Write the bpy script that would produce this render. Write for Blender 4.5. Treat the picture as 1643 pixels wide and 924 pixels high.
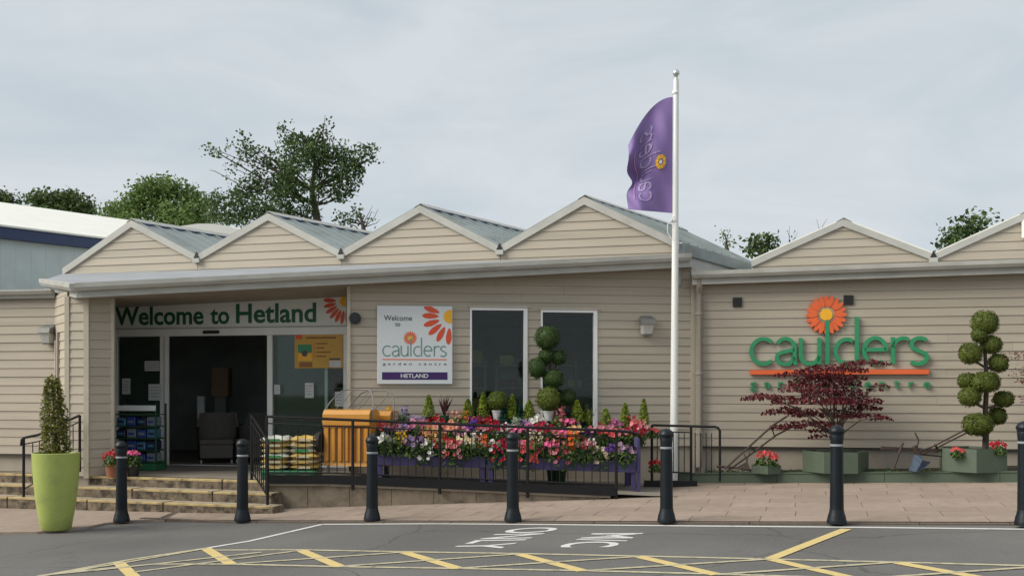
import bpy, math, random
from mathutils import Matrix, Vector
R = math.radians
random.seed(7)
for o in list(bpy.data.objects): bpy.data.objects.remove(o)
scene = bpy.context.scene
COL = scene.collection

# ---------------------------------------------------------------- camera
F, CX, HY, CZ = 1643.0, 821.5, 625.0, 1.65       # focal length in photo pixels, horizon row, eye height
cam = bpy.data.cameras.new('camera')
cam.sensor_width = 36.0; cam.lens = 36.0; cam.clip_start = 0.1; cam.clip_end = 2000
cam.shift_y = (HY - 462.0) / F
camo = bpy.data.objects.new('camera', cam); COL.objects.link(camo)
camo.location = (0, 0, CZ); camo.rotation_euler = (R(90), 0, 0)
scene.camera = camo

# ---------------------------------------------------------------- sky: overcast cloud sheet over a daylight sky
SUN_EL, SUN_AZ = 38.0, 254.0                      # azimuth clockwise from +Y (north): front left, behind the camera
w = bpy.data.worlds.new('World'); scene.world = w; w.use_nodes = True
nt = w.node_tree; N = nt.nodes; L = nt.links
for n in list(N): N.remove(n)
out = N.new('ShaderNodeOutputWorld'); bg = N.new('ShaderNodeBackground')
sky = N.new('ShaderNodeTexSky'); sky.sky_type = 'NISHITA'; sky.sun_disc = False
sky.sun_elevation = R(SUN_EL); sky.sun_rotation = R(SUN_AZ)
sk = N.new('ShaderNodeVectorMath'); sk.operation = 'SCALE'; sk.inputs['Scale'].default_value = 0.9
L.new(sky.outputs[0], sk.inputs[0])
tc = N.new('ShaderNodeTexCoord')
mp = N.new('ShaderNodeMapping'); mp.inputs['Scale'].default_value = (1.0, 1.0, 3.0)
L.new(tc.outputs['Generated'], mp.inputs['Vector'])
n1 = N.new('ShaderNodeTexNoise'); n1.inputs['Scale'].default_value = 4.6; n1.inputs['Detail'].default_value = 9
n1.inputs['Roughness'].default_value = 0.56; n1.inputs['Distortion'].default_value = 0.5
L.new(mp.outputs[0], n1.inputs['Vector'])
rp = N.new('ShaderNodeValToRGB')
rp.color_ramp.elements[0].position = 0.33; rp.color_ramp.elements[0].color = (5.0, 5.6, 6.05, 1)
rp.color_ramp.elements[1].position = 0.66; rp.color_ramp.elements[1].color = (6.1, 6.5, 6.8, 1)
L.new(n1.outputs['Fac'], rp.inputs[0])
mx = N.new('ShaderNodeMix'); mx.data_type = 'RGBA'; mx.inputs['Factor'].default_value = 0.93
L.new(sk.outputs[0], mx.inputs['A']); L.new(rp.outputs[0], mx.inputs['B'])
bg.inputs['Strength'].default_value = 0.1
L.new(mx.outputs['Result'], bg.inputs['Color']); L.new(bg.outputs[0], out.inputs[0])

# ---------------------------------------------------------------- sun, veiled by cloud
sl = bpy.data.lights.new('sun', 'SUN'); sl.energy = 3.5; sl.angle = R(40); sl.color = (1.0, 0.95, 0.86)
so = bpy.data.objects.new('sun', sl); COL.objects.link(so)
d = Vector((math.sin(R(SUN_AZ)) * math.cos(R(SUN_EL)), math.cos(R(SUN_AZ)) * math.cos(R(SUN_EL)), math.sin(R(SUN_EL))))
so.rotation_euler = d.to_track_quat('Z', 'Y').to_euler(); so.location = d * 60

scene.view_settings.view_transform = 'Standard'; scene.view_settings.look = 'None'
scene.view_settings.exposure = 0.2; scene.view_settings.gamma = 1.0
scene.view_settings.use_curve_mapping = False
scene.render.engine = 'CYCLES'
scene.render.resolution_x = 1024; scene.render.resolution_y = 575

# ---------------------------------------------------------------- geometry helpers
WM = {}
def at(px, py, Y): return Vector(((px - CX) / F * Y, Y, CZ + (HY - py) / F * Y))
def gz(x):                                         # the forecourt falls to the left
    x = max(-12.0, min(12.0, x))
    return 0.036 * x if x > -4 else -0.144 + 0.018 * (x + 4)
def onground(px, py, dz=0.0):
    Y = 12.0
    for _ in range(40):
        z = gz((px - CX) / F * Y) + dz
        Y = (CZ - z) * F / (py - HY)
    return Vector(((px - CX) / F * Y, Y, z))

class Plane:                                       # upright wall plane  Y = Y0 + s (X - X0)
    def __init__(s, X0, Y0, sl):
        s.X0, s.Y0, s.s = X0, Y0, sl; n = math.hypot(1, sl)
        ex = Vector((1 / n, sl / n, 0)); ey = Vector((-sl / n, 1 / n, 0))
        s.M = Matrix(((ex.x, ey.x, 0, X0), (ex.y, ey.y, 0, Y0), (0, 0, 1, 0), (0, 0, 0, 1)))
        s.ex, s.ey = ex, ey
    def hit(s, px, py):                            # -> local (u, z)
        r = (px - CX) / F; Y = (s.Y0 - s.s * s.X0) / (1 - s.s * r); X = r * Y
        return ((X - s.X0) * s.ex.x + (Y - s.Y0) * s.ex.y, CZ + (HY - py) / F * Y)
    def u(s, px): return s.hit(px, HY)[0]
    def z(s, px, py): return s.hit(px, py)[1]
    def w(s, u, y, z): return s.M @ Vector((u, y, z))

class MB:
    def __init__(s): s.v = []; s.f = []
    def add(s, vs, fs):
        b = len(s.v); s.v += [Vector(v) for v in vs]; s.f += [tuple(i + b for i in f) for f in fs]; return s
    def box(s, x0, x1, y0, y1, z0, z1):
        return s.add([(x0,y0,z0),(x1,y0,z0),(x1,y1,z0),(x0,y1,z0),(x0,y0,z1),(x1,y0,z1),(x1,y1,z1),(x0,y1,z1)],
                     [(3,2,1,0),(4,5,6,7),(0,1,5,4),(1,2,6,5),(2,3,7,6),(3,0,4,7)])
    def bev(s, x0, x1, y0, y1, z0, z1, b):         # box with chamfered upright and top edges
        def ring(i, z): return [(x0+i+b,y0+i,z),(x1-i-b,y0+i,z),(x1-i,y0+i+b,z),(x1-i,y1-i-b,z),(x1-i-b,y1-i,z),(x0+i+b,y1-i,z),(x0+i,y1-i-b,z),(x0+i,y0+i+b,z)]
        vs = ring(b, z0) + ring(0, z0 + b) + ring(0, z1 - b) + ring(b, z1)
        fs = [tuple(range(7, -1, -1)), tuple(range(24, 32))]
        for k in range(3):
            for i in range(8): fs.append((k*8+i, k*8+(i+1) % 8, k*8+8+(i+1) % 8, k*8+8+i))
        return s.add(vs, fs)
    def prism(s, lo, hi):                          # two matching rings of points
        n = len(lo)
        return s.add(list(lo) + list(hi), [tuple(range(n-1, -1, -1)), tuple(range(n, 2*n))] + [(i, (i+1) % n, n+(i+1) % n, n+i) for i in range(n)])
    def sheet(s, pts): return s.add(pts, [tuple(range(len(pts)))])
    def tube(s, pts, r, n=8):
        pts = [Vector(p) for p in pts]; m = len(pts); rr = r if isinstance(r, (list, tuple)) else [r] * m
        vs = []; up = None
        for i, p in enumerate(pts):
            t = (pts[min(i+1, m-1)] - pts[max(i-1, 0)]).normalized()
            if up is None: up = Vector((0, 0, 1)) if abs(t.z) < .9 else Vector((1, 0, 0))
            a = t.cross(up).normalized(); b = a.cross(t).normalized(); up = b
            for k in range(n):
                q = 2 * math.pi * k / n
                vs.append(p + a * math.cos(q) * rr[i] + b * math.sin(q) * rr[i])
        fs = [tuple(range(n))[::-1], tuple(range((m-1)*n, m*n))]
        for i in range(m-1):
            for k in range(n): fs.append((i*n+k, i*n+(k+1) % n, (i+1)*n+(k+1) % n, (i+1)*n+k))
        return s.add(vs, fs)
    def lathe(s, prof, n=20, c=(0, 0, 0)):
        vs = []; m = len(prof)
        for r, z in prof:
            for k in range(n):
                q = 2 * math.pi * k / n; vs.append((c[0] + r * math.cos(q), c[1] + r * math.sin(q), c[2] + z))
        fs = [tuple(range(n))[::-1], tuple(range((m-1)*n, m*n))]
        for i in range(m-1):
            for k in range(n): fs.append((i*n+k, i*n+(k+1) % n, (i+1)*n+(k+1) % n, (i+1)*n+k))
        return s.add(vs, fs)
    def build(s, name, mat, parent=None, frame=None, origin=None, smooth=False):
        """world-space verts (frame None) or verts local to `frame`; linked as ONE object, child of parent"""
        me = bpy.data.meshes.new(name); o = bpy.data.objects.new(name, me); COL.objects.link(o)
        if frame is not None: W = frame.copy(); vs = s.v
        else:
            if origin is not None: W = Matrix.Translation(Vector(origin))
            elif parent is not None: W = WM[parent.name]
            else:
                xs = [v.x for v in s.v]; ys = [v.y for v in s.v]
                W = Matrix.Translation(((min(xs)+max(xs))/2, (min(ys)+max(ys))/2, min(v.z for v in s.v)))
            I = W.inverted(); vs = [I @ v for v in s.v]
        me.from_pydata([tuple(v) for v in vs], [], s.f)
        if smooth:
            me.polygons.foreach_set('use_smooth', [True] * len(me.polygons)); me.set_sharp_from_angle(angle=R(38))
        if mat: me.materials.append(mat)
        me.update()
        if parent is not None:
            o.parent = parent; o.matrix_basis = WM[parent.name].inverted() @ W
        else: o.matrix_basis = W
        WM[o.name] = W
        return o

def tag(o, label, cat, group=None):
    o['label'] = label; o['category'] = cat
    if group: o['group'] = group
    return o
def struct(o): o['kind'] = 'structure'; return o
def thing(name, label, cat, loc, rotz=0.0, group=None):
    o = bpy.data.objects.new(name, None); COL.objects.link(o); o.empty_display_size = .1
    W = Matrix.Translation(Vector(loc)) @ Matrix.Rotation(rotz, 4, 'Z')
    o.matrix_basis = W; WM[o.name] = W
    return tag(o, label, cat, group)
def local_part(name, mb, mat, root, smooth=False, parent=None):    # verts given in root's own frame
    return mb.build(name, mat, parent or root, frame=WM[root.name], smooth=smooth)
def dup(root, loc, label, rotz=None, scale=None):
    c = root.copy(); COL.objects.link(c); c['label'] = label
    W = Matrix.Translation(Vector(loc)) @ Matrix.Rotation(rotz or 0.0, 4, 'Z')
    if scale: W = W @ Matrix.Diagonal((scale[0], scale[1], scale[2], 1))
    c.matrix_basis = W; WM[c.name] = W
    def kids(a, b):
        for ch in a.children:
            k = ch.copy(); COL.objects.link(k); k.parent = b; kids(ch, k)
    kids(root, c)
    return c

def clip_poly(poly, planes):                       # planes: a*u + b*z <= c
    for a, b, c in planes:
        outp = []
        for i in range(len(poly)):
            p, q = poly[i], poly[(i+1) % len(poly)]
            dp, dq = a*p[0]+b*p[1]-c, a*q[0]+b*q[1]-c
            if dp <= 0: outp.append(p)
            if dp * dq < 0:
                t = dp / (dp - dq); outp.append((p[0]+(q[0]-p[0])*t, p[1]+(q[1]-p[1])*t))
        poly = outp
        if len(poly) < 3: return []
    return poly

def boards(wall, frame, mat, u0, u1, z0, z1, h=.142, openings=(), planes=(), proud=.013):
    """weather boards, every one an object of its own, lapped: lower edge proud of the board beneath"""
    k = 0; z = z0
    while z < z1 - .01:
        zb = min(z + h, z1); cuts = sorted(set([u0, u1] + [c for o in openings for c in o[:2] if u0 < c < u1 and o[2] < zb and o[3] > z]))
        runs = []
        for a, b in zip(cuts, cuts[1:]):
            lo, hi = z, zb; mid = (a+b)/2
            for o in openings:
                if o[0] <= mid <= o[1] and o[2] < zb and o[3] > z:
                    if o[2] <= z: lo = max(lo, o[3])
                    else: hi = min(hi, o[2])
            if hi - lo > .015:
                if b - a > 4.2:                    # long courses are pieced together with butt joints
                    c_ = a + random.uniform(1.6, b - a - 1.6); runs += [(a, c_ - .0012, lo, hi), (c_ + .0012, b, lo, hi)]
                else: runs.append((a, b, lo, hi))
        for a, b, lo, hi in runs:
            poly = clip_poly([(a, lo), (b, lo), (b, hi), (a, hi)], planes)
            if len(poly) < 3: continue
            if max(p[0] for p in poly) - min(p[0] for p in poly) < .05: continue
            jj = random.uniform(-.0015, .0015)
            front = [(p[0], -(.006 + proud * (zb - p[1]) / h) + jj, p[1] + (.0 if p[1] > lo + 1e-4 else .0025)) for p in poly]
            back = [(p[0], .012, p[1] + (.0 if p[1] > lo + 1e-4 else .0025)) for p in poly]
            MB().prism(back, front).build('board', mat, wall, frame=frame)
        z = zb; k += 1

# ---------------------------------------------------------------- materials
def nodes(name):
    m = bpy.data.materials.new(name); m.use_nodes = True; t = m.node_tree
    return m, t, t.nodes, t.links, t.nodes['Principled BSDF']
def mat(name, col, rough=.6, var=.12, scale=6.0, bump=0.0, bscale=80.0, metal=0.0, rand=0.0, stretch=(1,1,1), spec=.5, coat=0.0, dirt=None, dscale=1.3, dlow=.5, dhigh=.75):
    m, t, n, l, b = nodes(name)
    b.inputs['Roughness'].default_value = rough; b.inputs['Metallic'].default_value = metal
    b.inputs['Specular IOR Level'].default_value = spec; b.inputs['Coat Weight'].default_value = coat
    tc = n.new('ShaderNodeTexCoord'); mp = n.new('ShaderNodeMapping'); mp.inputs['Scale'].default_value = stretch
    l.new(tc.outputs['Object'], mp.inputs['Vector'])
    no = n.new('ShaderNodeTexNoise'); no.inputs['Scale'].default_value = scale; no.inputs['Detail'].default_value = 5
    l.new(mp.outputs[0], no.inputs['Vector'])
    mr = n.new('ShaderNodeMapRange'); mr.inputs[1].default_value = .3; mr.inputs[2].default_value = .7
    mr.inputs[3].default_value = 1 - var; mr.inputs[4].default_value = 1 + var
    l.new(no.outputs['Fac'], mr.inputs[0]); fac = mr.outputs[0]
    if rand:
        oi = n.new('ShaderNodeObjectInfo'); r2 = n.new('ShaderNodeMapRange'); r2.inputs[3].default_value = 1 - rand; r2.inputs[4].default_value = 1 + rand
        l.new(oi.outputs['Random'], r2.inputs[0]); mu = n.new('ShaderNodeMath'); mu.operation = 'MULTIPLY'
        l.new(fac, mu.inputs[0]); l.new(r2.outputs[0], mu.inputs[1]); fac = mu.outputs[0]
    sc = n.new('ShaderNodeVectorMath'); sc.operation = 'SCALE'; sc.inputs[0].default_value = col[:3]
    l.new(fac, sc.inputs['Scale']); colout = sc.outputs[0]
    if dirt:
        dn = n.new('ShaderNodeTexNoise'); dn.inputs['Scale'].default_value = dscale; dn.inputs['Detail'].default_value = 8; dn.inputs['Roughness'].default_value = .65
        l.new(mp.outputs[0], dn.inputs['Vector'])
        dr = n.new('ShaderNodeMapRange'); dr.inputs[1].default_value = dlow; dr.inputs[2].default_value = dhigh; l.new(dn.outputs['Fac'], dr.inputs[0])
        dm = n.new('ShaderNodeMix'); dm.data_type = 'RGBA'; dm.inputs['B'].default_value = (*dirt, 1)
        l.new(dr.outputs[0], dm.inputs['Factor']); l.new(colout, dm.inputs['A']); colout = dm.outputs['Result']
    l.new(colout, b.inputs['Base Color'])
    if bump:
        bn = n.new('ShaderNodeTexNoise'); bn.inputs['Scale'].default_value = bscale; bn.inputs['Detail'].default_value = 3
        l.new(tc.outputs['Object'], bn.inputs['Vector'])
        bu = n.new('ShaderNodeBump'); bu.inputs['Strength'].default_value = bump; bu.inputs['Distance'].default_value = .01
        l.new(bn.outputs['Fac'], bu.inputs['Height']); l.new(bu.outputs[0], b.inputs['Normal'])
    return m
def leafmat(name, c1, c2, rough=.55, trans=.25):
    m, t, n, l, b = nodes(name)
    b.inputs['Roughness'].default_value = rough; b.inputs['Specular IOR Level'].default_value = .3
    g = n.new('ShaderNodeNewGeometry'); mixc = n.new('ShaderNodeMix'); mixc.data_type = 'RGBA'
    mixc.inputs['A'].default_value = (*c1, 1); mixc.inputs['B'].default_value = (*c2, 1)
    l.new(g.outputs['Random Per Island'], mixc.inputs['Factor']); l.new(mixc.outputs['Result'], b.inputs['Base Color'])
    if trans:
        tr = n.new('ShaderNodeBsdfTranslucent'); l.new(mixc.outputs['Result'], tr.inputs['Color'])
        ms = n.new('ShaderNodeMixShader'); ms.inputs[0].default_value = trans
        l.new(b.outputs[0], ms.inputs[1]); l.new(tr.outputs[0], ms.inputs[2])
        l.new(ms.outputs[0], n['Material Output'].inputs['Surface'])
    return m
def glassmat():
    m, t, n, l, b = nodes('window_glass')
    fr = n.new('ShaderNodeFresnel'); fr.inputs['IOR'].default_value = 1.42
    tr = n.new('ShaderNodeBsdfTransparent'); tr.inputs['Color'].default_value = (.80, .88, .85, 1)
    gl = n.new('ShaderNodeBsdfGlossy'); gl.inputs['Roughness'].default_value = .03
    ms = n.new('ShaderNodeMixShader'); l.new(fr.outputs[0], ms.inputs[0]); l.new(tr.outputs[0], ms.inputs[1]); l.new(gl.outputs[0], ms.inputs[2])
    l.new(ms.outputs[0], n['Material Output'].inputs['Surface']); return m
M = {}
M['clad'] = mat('painted_boarding', (.43, .373, .292), .55, .05, 3, .15, 40, rand=.045, stretch=(.35, 1, 6), dirt=(.31, .275, .22), dscale=1.1, dlow=.52, dhigh=.9)
M['cladtrim'] = mat('boarding_trim', (.50, .45, .35), .5, .06, 4)
M['plinth'] = mat('plinth_render', (.38, .33, .262), .75, .08, 3, .2, 60, dirt=(.26, .22, .16), dscale=2.2, dlow=.55, dhigh=.9)
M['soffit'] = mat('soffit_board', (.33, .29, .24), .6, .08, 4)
M['gutter'] = mat('grey_gutter', (.43, .42, .38), .45, .10, 2.5, dirt=(.30, .28, .23), dscale=3.0, dlow=.52, dhigh=.85, stretch=(1, 1, 3))
M['barge'] = mat('barge_flashing', (.46, .45, .41), .45, .08, 3, dirt=(.36, .34, .29), dscale=3.5, dlow=.55, dhigh=.85)
M['roof'] = mat('roof_sheet', (.25, .29, .285), .5, .12, 2, .1, 30, dirt=(.17, .18, .17), dscale=2.5, stretch=(1, .3, 1))
M['canopyroof'] = mat('canopy_felt', (.27, .28, .295), .7, .12, 2, .2, 30)
M['white'] = mat('white_pvc', (.78, .78, .75), .4, .03, 3)
M['alu'] = mat('white_aluminium', (.84, .84, .82), .4, .04, 4)
M['board'] = mat('sign_white', (.72, .75, .76), .35, .02, 2)
M['signgrey'] = mat('sign_panel', (.80, .83, .81), .45, .03, 2)
M['green'] = mat('sign_green', (.012, .115, .055), .4, .03)
M['lgreen'] = mat('logo_green', (.03, .27, .115), .4, .04)
M['sgreen'] = mat('logo_grey_green', (.17, .30, .27), .4, .03)
M['orange'] = mat('logo_orange', (.80, .145, .04), .4, .04)
M['red'] = mat('petal_red', (.72, .09, .03), .4, .04)
M['yolk'] = mat('logo_yellow', (.93, .47, .02), .4, .04)
M['violetband'] = mat('purple_band', (.05, .014, .12), .4, .03)
M['ink'] = mat('printed_ink', (.07, .07, .075), .5, .03)
M['brown'] = mat('printed_brown', (.30, .13, .03), .5, .1)
M['poster'] = mat('poster_yellow', (.62, .36, .055), .45, .05)
M['paper'] = mat('paper', (.62, .66, .66), .6, .05)
M['black'] = mat('black_plastic', (.018, .018, .02), .4, .1)
M['rail'] = mat('black_rail_paint', (.010, .010, .012), .38, .2, 20, spec=.3)
M['vent'] = mat('vent_brown', (.035, .025, .02), .6, .1)
M['bollard'] = mat('bollard_paint', (.008, .012, .016), .42, .2, 6, .12, 50, dirt=(.03, .033, .033), dscale=3.5, dlow=.58, dhigh=.85, spec=.28)
M['ring'] = mat('bollard_ring', (.26, .28, .29), .4, .1)
M['pole'] = mat('pole_white', (.80, .80, .77), .35, .03, 3)
M['chrome'] = mat('chrome_tube', (.62, .63, .62), .3, .08, 5, metal=.85)
M['lime'] = mat('lime_plastic', (.37, .43, .11), .38, .05, 3, coat=.1, dirt=(.24, .27, .09), dscale=5, dlow=.52, dhigh=.85)
M['soil'] = mat('soil', (.028, .02, .014), .95, .4, 40, .8, 60)
M['bedgreen'] = mat('sage_paint', (.076, .102, .068), .6, .08, 3, .2, 50, rand=.05, dirt=(.055, .07, .048), dscale=2.5, dlow=.5, dhigh=.9)
M['purple'] = mat('purple_stain', (.06, .048, .14), .6, .12, 5, .2, 50, rand=.08)
M['amber'] = mat('amber_plastic', (.52, .235, .035), .35, .06, 4, coat=.15)
M['tyre'] = mat('tyre', (.016, .016, .017), .8, .1)
M['terracotta'] = mat('terracotta', (.26, .10, .055), .8, .12, 6)
M['whitepot'] = mat('grey_white_pot', (.50, .51, .50), .5, .06)
M['greenpot'] = mat('dark_green_pot', (.02, .07, .035), .4, .06)
M['bark'] = mat('bark', (.075, .06, .045), .9, .3, 12, .8, 30)
M['iron'] = mat('rusted_iron', (.045, .03, .022), .75, .3, 25, .5, 60)
M['blueiron'] = mat('blue_painted_iron', (.035, .06, .10), .6, .3, 15, .3, 60)
M['interior'] = mat('interior_wall', (.30, .33, .32), .8, .15, 2)
M['interiorfloor'] = mat('interior_floor', (.20, .18, .16), .5, .15, 2)
M['glass'] = glassmat()
M['stone'] = mat('weathered_step', (.20, .155, .105), .9, .2, 7, .5, 50, dirt=(.045, .034, .022), dscale=6.5, dlow=.40, dhigh=.60)
M['tread'] = mat('step_tread', (.33, .275, .20), .9, .15, 7, .4, 60, dirt=(.15, .12, .085), dscale=4, dlow=.5, dhigh=.8)
M['nosing'] = mat('yellow_nosing', (.42, .32, .15), .85, .15, 9, .3, 60, dirt=(.17, .13, .075), dscale=6, dlow=.48, dhigh=.7)
M['concrete'] = mat('ramp_concrete', (.215, .175, .128), .9, .14, 5, .4, 50, dirt=(.085, .064, .044), dscale=3.2, dlow=.46, dhigh=.70)
M['coping'] = mat('coping_concrete', (.34, .30, .24), .9, .12, 6, .4, 50)
M['landing'] = mat('landing_paving', (.25, .215, .175), .85, .12, 5, .3, 60, dirt=(.16, .135, .105), dscale=2.5)
M['slab'] = mat('paving_slab', (.295, .228, .18), .85, .10, 7, .35, 70, rand=.10, dirt=(.235, .18, .14), dscale=1.8, dlow=.48, dhigh=.8)
M['joint'] = mat('paving_joint', (.12, .092, .07), .95, .2, 20, .4, 60)
M['wline'] = mat('white_road_paint', (.60, .59, .56), .7, .08, 9, .3, 90, dirt=(.24, .235, .225), dscale=9, dlow=.55, dhigh=.72)
M['yline'] = mat('yellow_road_paint', (.60, .46, .19), .7, .08, 9, .3, 90, dirt=(.30, .24, .12), dscale=9, dlow=.56, dhigh=.74)
M['pline'] = mat('faded_yellow_paint', (.46, .41, .27), .7, .10, 9, .3, 90, dirt=(.20, .19, .15), dscale=11, dlow=.48, dhigh=.7)
M['shed'] = mat('shed_cladding', (.56, .62, .61), .6, .06, 2)
M['navy'] = mat('navy_fascia', (.025, .045, .115), .5, .1)
M['paleroof'] = mat('pale_roof', (.78, .77, .70), .6, .04, 2)
M['flagcloth'] = mat('flag_cloth', (.215, .14, .35), .7, .06, 3)
M['flagpink'] = mat('flag_print_pink', (.55, .30, .52), .7, .05)
M['flaglilac'] = mat('flag_print_lilac', (.36, .29, .50), .7, .05)
M['lampgrey'] = mat('lamp_body_grey', (.17, .165, .155), .5, .1)
M['lampglass'] = mat('lamp_diffuser', (.55, .54, .50), .35, .05)
def asphalt():
    m, t, n, l, b = nodes('asphalt'); b.inputs['Roughness'].default_value = .85
    tc = n.new('ShaderNodeTexCoord')
    big = n.new('ShaderNodeTexNoise'); big.inputs['Scale'].default_value = .55; big.inputs['Detail'].default_value = 6
    fine = n.new('ShaderNodeTexNoise'); fine.inputs['Scale'].default_value = 95; fine.inputs['Detail'].default_value = 2
    vor = n.new('ShaderNodeTexVoronoi'); vor.inputs['Scale'].default_value = 130
    for k in (big, fine, vor): l.new(tc.outputs['Object'], k.inputs['Vector'])
    r1 = n.new('ShaderNodeValToRGB'); r1.color_ramp.elements[0].position = .35; r1.color_ramp.elements[1].position = .68
    r1.color_ramp.elements[0].color = (.098, .094, .088, 1); r1.color_ramp.elements[1].color = (.135, .130, .121, 1)
    l.new(big.outputs['Fac'], r1.inputs[0])
    r2 = n.new('ShaderNodeMapRange'); r2.inputs[1].default_value = .3; r2.inputs[2].default_value = .7; r2.inputs[3].default_value = .72; r2.inputs[4].default_value = 1.3
    l.new(fine.outputs['Fac'], r2.inputs[0])
    sp = n.new('ShaderNodeMath'); sp.operation = 'LESS_THAN'; sp.inputs[1].default_value = .06
    l.new(vor.outputs['Distance'], sp.inputs[0])
    sc = n.new('ShaderNodeVectorMath'); sc.operation = 'SCALE'; l.new(r1.outputs[0], sc.inputs[0]); l.new(r2.outputs[0], sc.inputs['Scale'])
    mx = n.new('ShaderNodeMix'); mx.data_type = 'RGBA'; mx.inputs['B'].default_value = (.22, .21, .2, 1)
    l.new(sp.outputs[0], mx.inputs['Factor']); l.new(sc.outputs[0], mx.inputs['A']); l.new(mx.outputs['Result'], b.inputs['Base Color'])
    st = n.new('ShaderNodeTexNoise'); st.inputs['Scale'].default_value = 1.7; st.inputs['Detail'].default_value = 9; st.inputs['Roughness'].default_value = .7; l.new(tc.outputs['Object'], st.inputs['Vector'])
    sr = n.new('ShaderNodeMapRange'); sr.inputs[1].default_value = .58; sr.inputs[2].default_value = .78; sr.inputs[4].default_value = .55; l.new(st.outputs['Fac'], sr.inputs[0])
    sm = n.new('ShaderNodeMix'); sm.data_type = 'RGBA'; sm.inputs['B'].default_value = (.05, .048, .045, 1); l.new(sr.outputs[0], sm.inputs['Factor']); l.new(mx.outputs['Result'], sm.inputs['A'])
    cv = n.new('ShaderNodeTexVoronoi'); cv.feature = 'DISTANCE_TO_EDGE'; cv.inputs['Scale'].default_value = .42
    wn = n.new('ShaderNodeTexNoise'); wn.inputs['Scale'].default_value = 1.3; wn.inputs['Detail'].default_value = 6; l.new(tc.outputs['Object'], wn.inputs['Vector'])
    wm = n.new('ShaderNodeMix'); wm.data_type = 'VECTOR'; wm.inputs['Factor'].default_value = .35; l.new(tc.outputs['Object'], wm.inputs['A']); l.new(wn.outputs['Color'], wm.inputs['B']); l.new(wm.outputs['Result'], cv.inputs['Vector'])
    cr_ = n.new('ShaderNodeMapRange'); cr_.inputs[1].default_value = .0; cr_.inputs[2].default_value = .006; cr_.inputs[3].default_value = .55; cr_.inputs[4].default_value = 0; l.new(cv.outputs['Distance'], cr_.inputs[0])
    cm = n.new('ShaderNodeMix'); cm.data_type = 'RGBA'; cm.inputs['B'].default_value = (.03, .028, .026, 1); l.new(cr_.outputs[0], cm.inputs['Factor']); l.new(sm.outputs['Result'], cm.inputs['A']); l.new(cm.outputs['Result'], b.inputs['Base Color'])
    bu = n.new('ShaderNodeBump'); bu.inputs['Strength'].default_value = .5; bu.inputs['Distance'].default_value = .006
    l.new(fine.outputs['Fac'], bu.inputs['Height']); l.new(bu.outputs[0], b.inputs['Normal'])
    return m
M['asphalt'] = asphalt()
M['grassfar'] = mat('rough_grass', (.06, .09, .03), .95, .3, .3)

# text: outlines of the built-in font turned to mesh, scaled to fit a box
def text_shape(s, wd, ht, depth=0.004, bold=0.0, space=1.0):
    cu = bpy.data.curves.new('t', 'FONT'); cu.body = s; cu.extrude = 0.0; cu.offset = bold; cu.space_character = space
    cu.resolution_u = 4
    ob = bpy.data.objects.new('t', cu); COL.objects.link(ob)
    dg = bpy.context.evaluated_depsgraph_get(); ev = ob.evaluated_get(dg); me = ev.to_mesh()
    vs = [v.co.copy() for v in me.vertices]; fs = [tuple(p.vertices) for p in me.polygons]
    ev.to_mesh_clear(); bpy.data.objects.remove(ob); bpy.data.curves.remove(cu)
    x0, x1 = min(v.x for v in vs), max(v.x for v in vs); y0, y1 = min(v.y for v in vs), max(v.y for v in vs)
    pts = [((v.x-x0)/(x1-x0)*wd, (v.y-y0)/(y1-y0)*ht) for v in vs]
    return pts, fs, depth
def extrude2d(pts, fs, fn_front, fn_back):         # front + back sheets and the rim between
    mb = MB(); n = len(pts); mb.v = [Vector(fn_front(*p)) for p in pts] + [Vector(fn_back(*p)) for p in pts]
    from collections import Counter
    ed = Counter(); dirn = {}
    for f in fs:
        for i in range(len(f)):
            a, b = f[i], f[(i+1) % len(f)]; k = (min(a,b), max(a,b)); ed[k] += 1; dirn[k] = (a, b)
    mb.f = [tuple(f) for f in fs] + [tuple(i+n for i in f[::-1]) for f in fs]
    for k, c in ed.items():
        if c == 1: a, b = dirn[k]; mb.f.append((b, a, a+n, b+n))
    return mb
def text_on(pl, s, u0, u1, z0, z1, y, name, mat_, parent, depth=.006, bold=0.0, space=1.0):
    pts, fs, _ = text_shape(s, u1-u0, z1-z0, depth, bold, space)
    mb = extrude2d(pts, fs, lambda a, b: (u0+a, y-depth, z0+b), lambda a, b: (u0+a, y, z0+b))
    return mb.build(name, mat_, parent, frame=pl.M)
def ribbon(path, wd):                              # flat stroke of constant width with rounded ends, 2d
    P = [Vector(p) for p in path]; n = len(P); Lp = []; Rp = []
    for i, p in enumerate(P):
        t = (P[min(i+1, n-1)] - P[max(i-1, 0)]).normalized(); nn = Vector((-t.y, t.x))
        Lp.append(p + nn * wd/2); Rp.append(p - nn * wd/2)
    pts = [tuple(a) for a in Lp] + [tuple(a) for a in Rp]
    return pts, [(i, n+i, n+i+1, i+1) for i in range(n-1)]
def arc(cx, cy, rx, ry, a0, a1, n=14):
    return [(cx + rx*math.cos(R(a0+(a1-a0)*i/n)), cy + ry*math.sin(R(a0+(a1-a0)*i/n))) for i in range(n+1)]
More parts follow.
